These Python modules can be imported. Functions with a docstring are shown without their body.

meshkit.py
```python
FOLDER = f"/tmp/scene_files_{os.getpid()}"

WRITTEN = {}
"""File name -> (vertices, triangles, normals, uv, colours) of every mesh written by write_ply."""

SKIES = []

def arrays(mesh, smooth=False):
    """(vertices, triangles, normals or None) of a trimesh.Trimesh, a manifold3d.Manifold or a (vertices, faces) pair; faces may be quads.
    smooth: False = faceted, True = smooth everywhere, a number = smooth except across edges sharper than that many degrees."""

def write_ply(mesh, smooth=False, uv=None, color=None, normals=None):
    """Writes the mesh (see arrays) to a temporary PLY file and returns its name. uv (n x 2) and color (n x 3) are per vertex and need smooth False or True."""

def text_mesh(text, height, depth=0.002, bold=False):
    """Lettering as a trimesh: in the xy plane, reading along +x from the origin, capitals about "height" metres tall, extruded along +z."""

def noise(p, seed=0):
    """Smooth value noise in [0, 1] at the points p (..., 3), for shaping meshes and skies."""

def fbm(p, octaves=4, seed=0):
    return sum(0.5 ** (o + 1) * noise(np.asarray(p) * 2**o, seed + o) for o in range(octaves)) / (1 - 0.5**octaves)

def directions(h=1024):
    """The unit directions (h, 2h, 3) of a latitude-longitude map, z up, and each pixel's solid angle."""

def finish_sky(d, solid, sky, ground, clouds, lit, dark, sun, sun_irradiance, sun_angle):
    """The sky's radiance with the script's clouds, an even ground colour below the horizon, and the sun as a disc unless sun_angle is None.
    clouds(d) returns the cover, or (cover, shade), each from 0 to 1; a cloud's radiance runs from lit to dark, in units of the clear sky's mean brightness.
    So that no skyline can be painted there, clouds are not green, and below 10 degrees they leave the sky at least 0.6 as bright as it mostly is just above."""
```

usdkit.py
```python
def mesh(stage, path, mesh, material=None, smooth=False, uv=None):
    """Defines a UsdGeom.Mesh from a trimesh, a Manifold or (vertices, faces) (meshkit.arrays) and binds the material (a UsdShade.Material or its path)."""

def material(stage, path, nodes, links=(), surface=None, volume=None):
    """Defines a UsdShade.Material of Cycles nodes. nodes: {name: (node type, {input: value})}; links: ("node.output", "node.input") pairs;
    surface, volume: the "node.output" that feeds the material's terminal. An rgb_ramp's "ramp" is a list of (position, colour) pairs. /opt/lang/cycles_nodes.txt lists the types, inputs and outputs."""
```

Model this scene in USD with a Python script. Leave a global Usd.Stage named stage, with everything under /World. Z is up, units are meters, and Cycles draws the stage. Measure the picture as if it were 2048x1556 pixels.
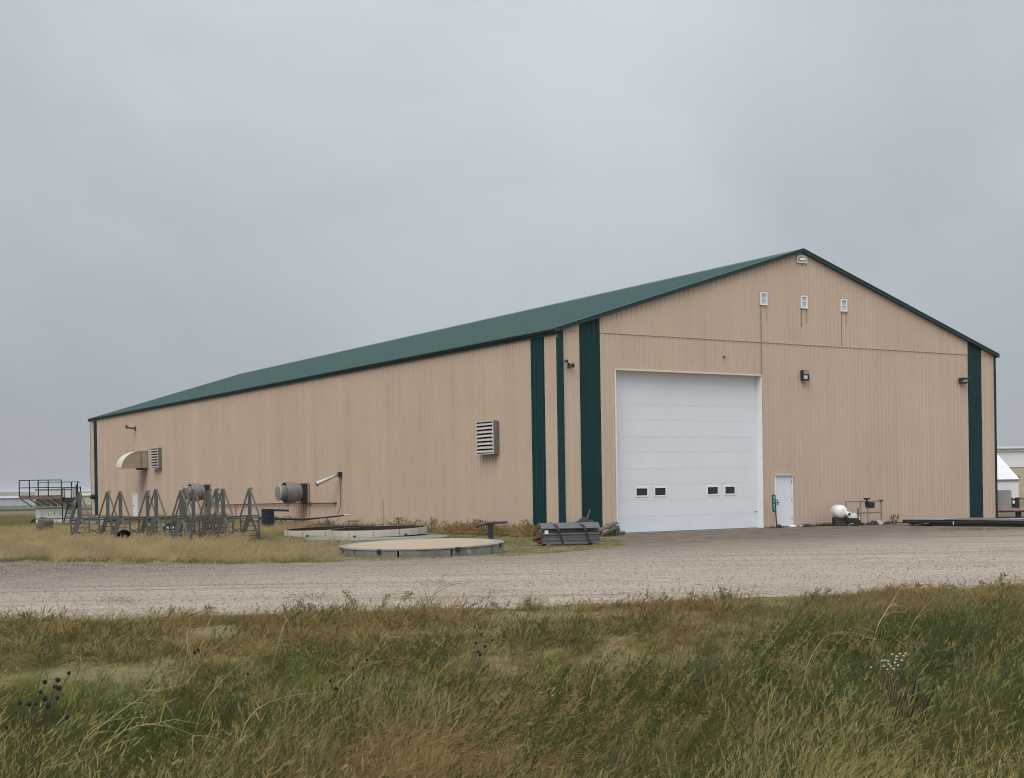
import math, numpy as np, trimesh, usdkit, meshkit
from pxr import Usd, UsdGeom, UsdLux, UsdShade, Gf, Sdf, Vt
from shapely.geometry import Polygon, Point
from shapely import contains_xy

stage = Usd.Stage.CreateInMemory()
UsdGeom.SetStageUpAxis(stage, 'Z'); UsdGeom.SetStageMetersPerUnit(stage, 1.0)
UsdGeom.Xform.Define(stage, '/World'); UsdGeom.Scope.Define(stage, '/World/Looks')

# ------------------------------------------------------------------ camera, sky, sun, exposure
FOC, CY, PIT, ROL, H = 2648.78, 982.25, -0.0041, -0.0154, 1.8562   # in pixels of a 2048 x 1556 picture
NX, NY, TH, BW, BL, HE, HR = 1.7527, 47.9539, 0.5615, 24.2088, 64.3077, 7.5149, 11.3066
EXPOSURE = 0.35
SUN_EL, SUN_AZ = math.radians(52), math.radians(205)   # azimuth clockwise from +y
SUN_I, SUN_ANGLE = 0.36, 40.0
SKY_STRENGTH = 0.12
HAZE = 0.00013

_fw = np.array([0, math.cos(PIT), math.sin(PIT)]); _r = np.array([1.0, 0, 0]); _u = np.cross(_r, _fw)
_r2 = _r * math.cos(ROL) + _u * math.sin(ROL); _u2 = -_r * math.sin(ROL) + _u * math.cos(ROL)
cam = UsdGeom.Camera.Define(stage, '/World/camera')
cam.CreateFocalLengthAttr(46.56); ap = 46.56 * 2048 / FOC
cam.CreateHorizontalApertureAttr(ap); cam.CreateVerticalApertureAttr(ap * 1556 / 2048)
cam.CreateVerticalApertureOffsetAttr((CY - 778) / 2048 * ap)
cam.CreateClippingRangeAttr(Gf.Vec2f(0.1, 20000)); cam.CreateExposureAttr(EXPOSURE)
_m = Gf.Matrix4d(); _m.SetIdentity()
for i, v in enumerate((_r2, _u2, -_fw)): _m.SetRow(i, Gf.Vec4d(*map(float, v), 0))
_m.SetRow(3, Gf.Vec4d(0, 0, H, 1))
cam.AddTransformOp().Set(_m)

MAT = usdkit.material
sky = UsdLux.DomeLight.Define(stage, '/World/sky')
sky.GetPrim().SetCustomDataByKey('kind', 'structure')
sky_look = MAT(stage, '/World/Looks/overcast_sky', {
    'sky': ('sky_texture', {'sky_type': 'single_scattering', 'sun_disc': False, 'sun_elevation': SUN_EL, 'sun_rotation': SUN_AZ}),
    'tc': ('texture_coordinate', {}),
    'map': ('mapping', {'scale': (1.0, 1.0, 1.25), 'rotation': (0.0, 0.6, 0.5)}),
    'n1': ('noise_texture', {'scale': 2.6, 'detail': 5.0, 'roughness': 0.5, 'distortion': 0.5}),
    'sep': ('separate_xyz', {}),
    'grad': ('rgb_ramp', {'ramp': [(0.0, (2.58, 2.76, 2.98)), (0.06, (2.70, 2.89, 3.12)), (0.2, (3.22, 3.48, 3.75)), (0.36, (3.98, 4.28, 4.55)), (0.6, (5.8, 6.15, 6.5)), (1.0, (7.6, 7.9, 8.2))]}),
    'cl': ('rgb_ramp', {'ramp': [(0.33, (0.86, 0.865, 0.875)), (0.5, (0.98, 0.98, 0.98)), (0.66, (1.10, 1.095, 1.085))]}),
    'mul': ('mix', {'mix_type': 'multiply', 'fac': 1.0}),
    'mix': ('mix', {'fac': 0.97}),
    'bg': ('background_shader', {'strength': SKY_STRENGTH})},
    [('tc.generated', 'map.vector'), ('map.vector', 'n1.vector'), ('tc.generated', 'sep.vector'), ('sep.z', 'grad.fac'), ('n1.fac', 'cl.fac'),
     ('grad.color', 'mul.color1'), ('cl.color', 'mul.color2'), ('sky.color', 'mix.color1'), ('mul.color', 'mix.color2'), ('mix.color', 'bg.color')], surface='bg.background')
UsdShade.MaterialBindingAPI.Apply(sky.GetPrim()).Bind(sky_look)
sun = UsdLux.DistantLight.Define(stage, '/World/sun')
sun.CreateNormalizeAttr(True); sun.CreateIntensityAttr(SUN_I); sun.CreateAngleAttr(SUN_ANGLE); sun.CreateColorAttr(Gf.Vec3f(1.0, 0.98, 0.95))
_d = np.array([math.sin(SUN_AZ) * math.cos(SUN_EL), math.cos(SUN_AZ) * math.cos(SUN_EL), math.sin(SUN_EL)])
sun.AddTransformOp().Set(Gf.Matrix4d(Gf.Rotation(Gf.Vec3d(0, 0, 1), Gf.Vec3d(*_d)), Gf.Vec3d(0, 0, 30)))

# ------------------------------------------------------------------ helpers
rng = np.random.default_rng(11)
ORG = np.array([0, 0, H])
def ray(px, py): return _fw * FOC + _r2 * (px - 1024) - _u2 * (py - CY)
def gp(px, py, z=0.0):                       # point of the ground plane seen at a place in the picture
    d = ray(px, py); return ORG + d * ((z - H) / d[2])
def at(px, py, dep):                         # point at a given distance ahead
    d = ray(px, py); return ORG + d * (dep / d[1])
CT, ST = math.cos(TH), math.sin(TH)
def bw(s, t, z=0.0): return np.array([NX + s * CT - t * ST, NY + s * ST + t * CT, z])   # building to world

class MB:
    def __init__(s): s.v, s.f, s.n = [], [], 0
    def add(s, v, f):
        s.v.append(np.asarray(v, float)); s.f.append(np.asarray(f, int) + s.n); s.n += len(v); return s
    def box(s, x0, x1, y0, y1, z0, z1):
        v = [(x, y, z) for x in (x0, x1) for y in (y0, y1) for z in (z0, z1)]
        q = [(0, 1, 3, 2), (4, 6, 7, 5), (0, 4, 5, 1), (2, 3, 7, 6), (0, 2, 6, 4), (1, 5, 7, 3)]
        return s.add(v, [t for a, b, c, d in q for t in ((a, b, c), (a, c, d))])
    def bar(s, p, q, w, h=None, up=(0, 0, 1)):
        p, q = np.asarray(p, float), np.asarray(q, float); h = h or w
        d = (q - p) / np.linalg.norm(q - p); up = np.asarray(up, float)
        if abs(d @ up) > .98: up = np.array([1.0, 0, 0])
        a = np.cross(d, up); a /= np.linalg.norm(a); b = np.cross(a, d)
        v = [e + i * a * w / 2 + j * b * h / 2 for e in (p, q) for i in (-1, 1) for j in (-1, 1)]
        Q = [(0, 1, 3, 2), (4, 6, 7, 5), (0, 4, 5, 1), (2, 3, 7, 6), (0, 2, 6, 4), (1, 5, 7, 3)]
        return s.add(v, [t for a_, b_, c_, d_ in Q for t in ((a_, b_, c_), (a_, c_, d_))])
    def tube(s, pts, r, n=6):
        pts = np.asarray(pts, float); r = np.broadcast_to(r, len(pts)).astype(float)
        d = np.gradient(pts, axis=0); d /= np.linalg.norm(d, axis=1, keepdims=True) + 1e-12
        ref = np.array([0, 0, 1.0]) if np.abs(d[:, 2]).mean() < .8 else np.array([1.0, 0, 0])
        a = np.cross(d, ref); a /= np.linalg.norm(a, axis=1, keepdims=True) + 1e-12; b = np.cross(a, d)
        th = np.arange(n) * 2 * math.pi / n
        v = (pts[:, None] + r[:, None, None] * (np.cos(th)[None, :, None] * a[:, None] + np.sin(th)[None, :, None] * b[:, None])).reshape(-1, 3)
        f = []
        for i in range(len(pts) - 1):
            for k in range(n):
                a0, a1, b0, b1 = i * n + k, i * n + (k + 1) % n, (i + 1) * n + k, (i + 1) * n + (k + 1) % n
                f += [(a0, a1, b1), (a0, b1, b0)]
        m = len(v); v = np.vstack([v, pts[0], pts[-1]]); e = (len(pts) - 1) * n
        for k in range(n): f += [(m, (k + 1) % n, k), (m + 1, e + k, e + (k + 1) % n)]
        return s.add(v, f)
    def lathe(s, prof, n=32, axis='z', at_=(0, 0, 0)):        # prof: (radius, height) along the axis
        prof = np.asarray(prof, float); th = np.arange(n) * 2 * math.pi / n
        x, y, z = prof[:, :1] * np.cos(th), prof[:, :1] * np.sin(th), np.repeat(prof[:, 1:], n, 1)
        v = np.stack({'z': (x, y, z), 'x': (z, x, y), 'y': (y, z, x)}[axis], -1).reshape(-1, 3) + np.asarray(at_, float)
        f = []
        for i in range(len(prof) - 1):
            for k in range(n):
                a0, a1, b0, b1 = i * n + k, i * n + (k + 1) % n, (i + 1) * n + k, (i + 1) * n + (k + 1) % n
                f += [(a0, a1, b1), (a0, b1, b0)]
        return s.add(v, f)
    def prism(s, poly, y0, y1):                                # (x, z) outline pushed along y
        m = trimesh.creation.extrude_polygon(Polygon(poly), y1 - y0, engine='earcut')
        v = np.array(m.vertices); return s.add(np.stack([v[:, 0], v[:, 2] + y0, v[:, 1]], 1), m.faces[:, ::-1])
    def ball(s, c, r, sub=1, sq=(1, 1, 1)):
        m = trimesh.creation.icosphere(sub, 1.0); return s.add(m.vertices * r * np.asarray(sq) + np.asarray(c), m.faces)
    def quad(s, *p): return s.add(p, [(0, 1, 2), (0, 2, 3)])
    def get(s): return np.vstack(s.v), np.vstack(s.f)
    def move(s, R=None, t=(0, 0, 0)):
        s.v = [(v if R is None else v @ np.asarray(R).T) + np.asarray(t, float) for v in s.v]; return s

def uniq(parent, name):
    p, k = f'{parent}/{name}', 0
    while stage.GetPrimAtPath(p).IsValid(): k += 1; p = f'{parent}/{name}_{k:03d}'
    return p
def path_of(o): return '/World' if o is None else str(o.GetPath())
def tag(o, label=None, cat=None, group=None, kind=None):
    o = o.GetPrim() if hasattr(o, 'GetPrim') else o
    for k, v in (('label', label), ('category', cat), ('group', group), ('kind', kind)):
        if v: o.SetCustomDataByKey(k, v)
    return o
def obj(name, mb, mat, parent=None, smooth=False, label=None, kind=None):
    p = usdkit.mesh(stage, uniq(path_of(parent), name), mb.get() if isinstance(mb, MB) else mb, L[mat], smooth=smooth).GetPrim()
    return tag(p, label, kind=kind)
def thing(name, label, cat, loc=(0, 0, 0), rz=0.0, group=None, kind=None, rx=0.0, ry=0.0):
    x = UsdGeom.Xform.Define(stage, uniq('/World', name))
    x.AddTranslateOp().Set(Gf.Vec3d(*map(float, loc))); x.AddRotateXYZOp().Set(Gf.Vec3f(math.degrees(rx), math.degrees(ry), math.degrees(rz)))
    return tag(x.GetPrim(), label, cat, group, kind)
def dup(root, loc, rz, label, group=None, scale=1.0):
    base = root.GetName(); was = root.GetCustomData()
    x = UsdGeom.Xform.Define(stage, uniq('/World', base)); r = x.GetPrim()
    r.GetReferences().AddInternalReference(root.GetPath()); r.SetInstanceable(True)
    x.ClearXformOpOrder()
    for a in ('xformOp:translate', 'xformOp:rotateXYZ'): pass
    x.AddTranslateOp().Set(Gf.Vec3d(*map(float, loc))); x.AddRotateXYZOp().Set(Gf.Vec3f(0, 0, math.degrees(rz))); x.AddScaleOp().Set(Gf.Vec3f(scale))
    return tag(r, label, was['category'], group or was.get('group'))
def rotz(a): c, s = math.cos(a), math.sin(a); return np.array([[c, -s, 0], [s, c, 0], [0, 0, 1]])
def roty(a): c, s = math.cos(a), math.sin(a); return np.array([[c, 0, s], [0, 1, 0], [-s, 0, c]])
def rotx(a): c, s = math.cos(a), math.sin(a); return np.array([[1, 0, 0], [0, c, -s], [0, s, c]])

# ------------------------------------------------------------------ materials
L = {}
def look(name, c1, c2=None, scale=6.0, stretch=(1, 1, 1), rough=0.6, metal=0.0, spec=0.5, bump=0.0, bscale=None, rand=0.0, detail=4.0, lo=0.35, hi=0.65, c3=None, fine=None):
    c2 = c2 or tuple(x * 0.85 for x in c1)
    nodes = {'g': ('geometry', {}), 'map': ('mapping', {'scale': stretch}), 'n': ('noise_texture', {'scale': scale, 'detail': detail, 'roughness': 0.6}),
             'r': ('rgb_ramp', {'ramp': [(lo, c1), (hi, c2)] + ([(min(hi + .14, .98), c3)] if c3 else [])}), 'p': ('principled_bsdf', {'roughness': rough, 'metallic': metal, 'specular_ior_level': spec})}
    links = [('g.position', 'map.vector'), ('map.vector', 'n.vector'), ('n.fac', 'r.fac')]
    col = 'r.color'
    if fine:
        nodes['n3'] = ('noise_texture', {'scale': fine[0], 'detail': 3.0, 'roughness': 0.7})
        nodes['r3'] = ('map_range', {'from_min': 0.3, 'from_max': 0.7, 'to_min': 1 - fine[1], 'to_max': 1 + fine[1]})
        nodes['h3'] = ('hsv', {})
        links += [('g.position', 'n3.vector'), ('n3.fac', 'r3.value'), ('r3.result', 'h3.value'), (col, 'h3.color')]; col = 'h3.color'
    if rand:
        nodes['oi'] = ('object_info', {}); nodes['mr'] = ('map_range', {'to_min': 1 - rand, 'to_max': 1 + rand}); nodes['hs'] = ('hsv', {})
        links += [('oi.random', 'mr.value'), ('mr.result', 'hs.value'), (col, 'hs.color')]; col = 'hs.color'
    links.append((col, 'p.base_color'))
    if bump:
        nodes['n2'] = ('noise_texture', {'scale': bscale or scale * 4, 'detail': 4.0}); nodes['b'] = ('bump', {'strength': bump, 'distance': 0.02})
        links += [('g.position', 'n2.vector'), ('n2.fac', 'b.height'), ('b.normal', 'p.normal')]
    L[name] = MAT(stage, '/World/Looks/' + name, nodes, links, surface='p.BSDF')

TAN, TAN2 = (0.535, 0.413, 0.320), (0.51, 0.393, 0.304)
look('tan_steel', TAN, TAN2, scale=1.0, stretch=(2.2, 2.2, 0.10), rough=0.5, spec=0.3, rand=0.025, c3=(0.475, 0.363, 0.28), fine=(0.35, 0.035))
look('pale_tan_steel', (0.575, 0.445, 0.346), (0.55, 0.423, 0.326), scale=1.0, stretch=(2, 2, .1), rough=0.5, spec=0.3)
look('green_steel', (0.006, 0.038, 0.040), (0.005, 0.032, 0.034), scale=1.2, stretch=(3, 3, .2), rough=0.5, spec=0.2, rand=0.06)
look('roof_green', (0.022, 0.072, 0.064), (0.028, 0.082, 0.074), scale=0.5, rough=0.42, spec=0.45, rand=0.06, fine=(2.0, 0.06))
look('dark_green_trim', (0.008, 0.034, 0.032), rough=0.4, spec=0.4)
look('gutter_black', (0.006, 0.008, 0.009), rough=0.7, spec=0.2)
look('white_door', (0.71, 0.74, 0.775), (0.675, 0.705, 0.74), scale=0.7, rough=0.45, spec=0.3, c3=(0.64, 0.66, 0.67), rand=0.012)
look('white_trim', (0.80, 0.81, 0.80), (0.72, 0.73, 0.72), scale=2, rough=0.5)
look('cream_trim', (0.66, 0.58, 0.49), (0.6, 0.52, 0.43), scale=2, rough=0.5)
look('rust_stain', (0.17, 0.11, 0.072), (0.28, 0.2, 0.14), scale=2.5, stretch=(4, 4, .6), rough=0.8)
look('stain_faint', (0.33, 0.235, 0.165), (0.43, 0.31, 0.222), scale=2.0, stretch=(4, 4, .5), rough=0.8)
look('dark_glass', (0.016, 0.018, 0.022), rough=0.12, spec=0.6)
look('frosted_pane', (0.50, 0.56, 0.58), (0.36, 0.42, 0.44), scale=6, rough=0.15, spec=0.6, c3=(0.62, 0.6, 0.62))
look('black_metal', (0.012, 0.012, 0.013), (0.02, 0.019, 0.018), scale=8, rough=0.55)
look('lamp_lens', (0.72, 0.74, 0.74), (0.5, 0.52, 0.53), scale=12, rough=0.2)
look('lamp_body', (0.30, 0.29, 0.28), (0.22, 0.21, 0.20), rough=0.5)
look('bronze', (0.05, 0.04, 0.033), rough=0.5)
look('galvanised', (0.30, 0.285, 0.275), (0.25, 0.24, 0.235), scale=5, rough=0.42, metal=0.55, c3=(0.2, 0.19, 0.19), bump=.1)
look('pale_galvanised', (0.52, 0.51, 0.49), (0.44, 0.43, 0.42), scale=4, rough=0.5, metal=0.25)
look('louvre_side', (0.17, 0.155, 0.13), (0.14, 0.128, 0.108), scale=4, rough=0.6)
look('slat_silver', (0.62, 0.60, 0.58), (0.54, 0.52, 0.50), scale=6, rough=0.5)
look('hood_tan', (0.36, 0.29, 0.215), (0.30, 0.24, 0.178), scale=2, rough=0.55)
look('brown_pipe', (0.10, 0.075, 0.06), (0.07, 0.05, 0.042), rough=0.7)
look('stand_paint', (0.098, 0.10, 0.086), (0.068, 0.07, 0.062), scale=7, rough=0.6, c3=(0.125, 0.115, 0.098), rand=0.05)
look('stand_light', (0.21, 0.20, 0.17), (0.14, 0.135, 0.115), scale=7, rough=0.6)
look('tank_white', (0.76, 0.76, 0.74), (0.68, 0.68, 0.66), scale=2.5, rough=0.5, c3=(0.45, 0.43, 0.4), fine=(9, .06))
look('rusty_deck', (0.20, 0.135, 0.11), (0.13, 0.085, 0.07), scale=5, rough=0.85)
look('wood_weathered', (0.17, 0.145, 0.125), (0.085, 0.072, 0.062), scale=4, stretch=(1, 1, 7), rough=0.85, bump=.4)
look('grey_board', (0.135, 0.133, 0.142), (0.085, 0.084, 0.092), scale=5, stretch=(1, 1, 6), rough=0.7, rand=0.3, c3=(0.21, 0.195, 0.19), bump=.2)
look('rust_red', (0.13, 0.05, 0.03), (0.075, 0.03, 0.02), scale=9, rough=0.9, rand=0.2)
look('blue_plastic', (0.008, 0.013, 0.030), (0.006, 0.010, 0.024), scale=4, rough=0.4)
look('navy_paint', (0.018, 0.024, 0.042), (0.014, 0.018, 0.03), scale=6, rough=0.45)
look('pan_cream', (0.50, 0.465, 0.38), (0.43, 0.40, 0.325), scale=2.5, rough=0.55, c3=(0.40, 0.37, 0.30), fine=(7, .06))
look('maroon', (0.035, 0.014, 0.013), (0.026, 0.011, 0.011), scale=4, rough=0.7)
look('slab_grey', (0.24, 0.23, 0.195), (0.17, 0.165, 0.14), scale=3, rough=0.85)
look('concrete', (0.20, 0.205, 0.185), (0.135, 0.14, 0.125), scale=2.2, stretch=(1, 1, 1.6), rough=0.9, c3=(0.27, 0.265, 0.235), fine=(14, .14), bump=.25)
look('concrete_block', (0.19, 0.185, 0.165), (0.13, 0.127, 0.115), scale=6, rough=0.9, rand=0.15, bump=.4)
look('tan_sheet', (0.40, 0.325, 0.225), (0.35, 0.28, 0.19), scale=0.9, stretch=(1, 2.5, 1), rough=0.75, c3=(0.30, 0.245, 0.17), fine=(11, .08))
look('rim_pale', (0.29, 0.27, 0.22), (0.20, 0.19, 0.155), scale=4, rough=0.8)
look('sign_green', (0.005, 0.075, 0.062), rough=0.4)
look('sign_white', (0.42, 0.55, 0.55), rough=0.4)
look('propane_white', (0.80, 0.80, 0.78), (0.74, 0.74, 0.72), scale=6, rough=0.35)
look('pipe_frame', (0.30, 0.245, 0.20), (0.2, 0.16, 0.13), scale=14, rough=0.7)
look('dark_clutter', (0.03, 0.028, 0.026), (0.06, 0.052, 0.046), scale=14, rough=0.9)
look('rock', (0.5, 0.47, 0.43), (0.36, 0.33, 0.3), scale=8, rough=0.9, rand=.2, bump=.5)
look('far_white', (0.74, 0.75, 0.77), (0.68, 0.69, 0.72), scale=.6, rough=0.5)
look('far_tan', (0.46, 0.40, 0.29), (0.42, 0.37, 0.27), scale=.8, rough=0.6, fine=(2.0, .1))
look('grey_poly', (0.32, 0.31, 0.29), (0.28, 0.27, 0.255), scale=.9, stretch=(1, 1, .2), rough=0.5)
look('pink_wood', (0.42, 0.30, 0.26), (0.3, 0.21, 0.18), scale=6, rough=0.8)
look('far_panel', (0.40, 0.41, 0.45), (0.34, 0.35, 0.39), scale=.4, rough=0.6)
look('stone', (0.44, 0.37, 0.31), (0.25, 0.207, 0.172), scale=9, rough=0.9, rand=0.3)
look('dry_stem', (0.42, 0.34, 0.145), (0.32, 0.25, 0.11), scale=9, rough=0.8)
look('tan_stem', (0.46, 0.36, 0.20), (0.33, 0.25, 0.14), scale=9, rough=0.8)
look('brown_stem', (0.09, 0.06, 0.035), (0.06, 0.04, 0.025), scale=9, rough=0.9)
look('seed_black', (0.012, 0.009, 0.009), (0.02, 0.014, 0.012), scale=20, rough=0.95)
look('petal_white', (0.8, 0.79, 0.75), rough=0.7)
look('leaf_green', (0.05, 0.085, 0.022), (0.085, 0.12, 0.03), scale=7, rough=0.7)
look('petal_yellow', (0.6, 0.5, 0.06), rough=0.7)

def blade_look(name, cols, patch=0.35, trans=0.4, tip=None):
    """Grass: a colour per blade, shifted over patches of the ground; light passes through."""
    n = len(cols)
    nodes = {'g': ('geometry', {}), 'n': ('noise_texture', {'scale': patch * 2, 'detail': 3.0}), 'mad': ('math', {'math_type': 'multiply_add', 'value2': 0.62}),
             'mm': ('math', {'math_type': 'multiply', 'value2': 0.44}), 'r': ('rgb_ramp', {'ramp': [((i + .2) / n, c) for i, c in enumerate(cols)]}),
             'd': ('diffuse_bsdf', {}), 't': ('translucent_bsdf', {}), 'x': ('mix_closure', {'fac': trans}), 'gl': ('glossy_bsdf', {'roughness': 0.45, 'color': (1, 1, 1)}), 'x2': ('mix_closure', {'fac': 0.03})}
    links = [('g.position', 'n.vector'), ('g.random_per_island', 'mad.value1'), ('n.fac', 'mm.value1'), ('mm.value', 'mad.value3'), ('mad.value', 'r.fac'), ('r.color', 'd.color'), ('r.color', 't.color'),
             ('d.BSDF', 'x.closure1'), ('t.BSDF', 'x.closure2'), ('x.closure', 'x2.closure1'), ('gl.BSDF', 'x2.closure2')]
    L[name] = MAT(stage, '/World/Looks/' + name, nodes, links, surface='x2.closure')
blade_look('blades_olive', [(0.034, 0.042, 0.008), (0.078, 0.084, 0.015), (0.145, 0.135, 0.032), (0.28, 0.23, 0.08), (0.50, 0.41, 0.19)])
blade_look('blades_green', [(0.024, 0.040, 0.007), (0.052, 0.075, 0.012), (0.096, 0.118, 0.023), (0.20, 0.20, 0.052)])
blade_look('blades_rust', [(0.19, 0.12, 0.045), (0.34, 0.22, 0.09), (0.48, 0.33, 0.155), (0.62, 0.46, 0.25)])
blade_look('blades_straw', [(0.24, 0.19, 0.065), (0.42, 0.34, 0.135), (0.58, 0.48, 0.22), (0.70, 0.60, 0.33)])
blade_look('blades_lime', [(0.11, 0.14, 0.018), (0.20, 0.23, 0.034), (0.32, 0.33, 0.07)])
blade_look('blades_gold', [(0.22, 0.175, 0.08), (0.48, 0.375, 0.20), (0.68, 0.54, 0.32), (0.82, 0.70, 0.46)], patch=0.35)
blade_look('blades_field', [(0.15, 0.135, 0.05), (0.25, 0.21, 0.09), (0.38, 0.31, 0.15)], patch=0.1)
blade_look('blades_yard', [(0.09, 0.10, 0.026), (0.16, 0.158, 0.05), (0.30, 0.25, 0.105), (0.46, 0.37, 0.19)], patch=0.3)

# ground: soil under the grass, dry fields beyond
L['field'] = MAT(stage, '/World/Looks/field', {
    'g': ('geometry', {}), 'm': ('mapping', {'scale': (0.02, 0.05, 0)}), 'n': ('noise_texture', {'scale': 1.0, 'detail': 5.0, 'roughness': 0.6}),
    'r': ('rgb_ramp', {'ramp': [(0.3, (0.10, 0.095, 0.042)), (0.45, (0.19, 0.16, 0.078)), (0.6, (0.25, 0.20, 0.105)), (0.75, (0.16, 0.14, 0.066))]}),
    'n2': ('noise_texture', {'scale': 5.0, 'detail': 6.0, 'roughness': 0.75}), 'r2': ('map_range', {'from_min': 0.3, 'from_max': 0.7, 'to_min': 0.55, 'to_max': 1.25}),
    'h': ('hsv', {}), 'b': ('bump', {'strength': 0.8, 'distance': 0.06}), 'p': ('principled_bsdf', {'roughness': 0.95, 'specular_ior_level': 0.1})},
    [('g.position', 'm.vector'), ('m.vector', 'n.vector'), ('n.fac', 'r.fac'), ('g.position', 'n2.vector'), ('n2.fac', 'r2.value'), ('r2.result', 'h.value'), ('r.color', 'h.color'),
     ('h.color', 'p.base_color'), ('n2.fac', 'b.height'), ('b.normal', 'p.normal')], surface='p.BSDF')
def strip_look(name, a, b):
    look(name, a, b, scale=.05, stretch=(.3, 1, 1), rough=.95, spec=.1, fine=(1.5, .25))
strip_look('red_field', (0.17, 0.12, 0.085), (0.13, 0.10, 0.065)); strip_look('dark_bank', (0.035, 0.045, 0.022), (0.055, 0.06, 0.03)); strip_look('grey_green', (0.11, 0.115, 0.085), (0.14, 0.135, 0.10))
strip_look('hill_tan', (0.21, 0.19, 0.14), (0.15, 0.145, 0.10))
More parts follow.
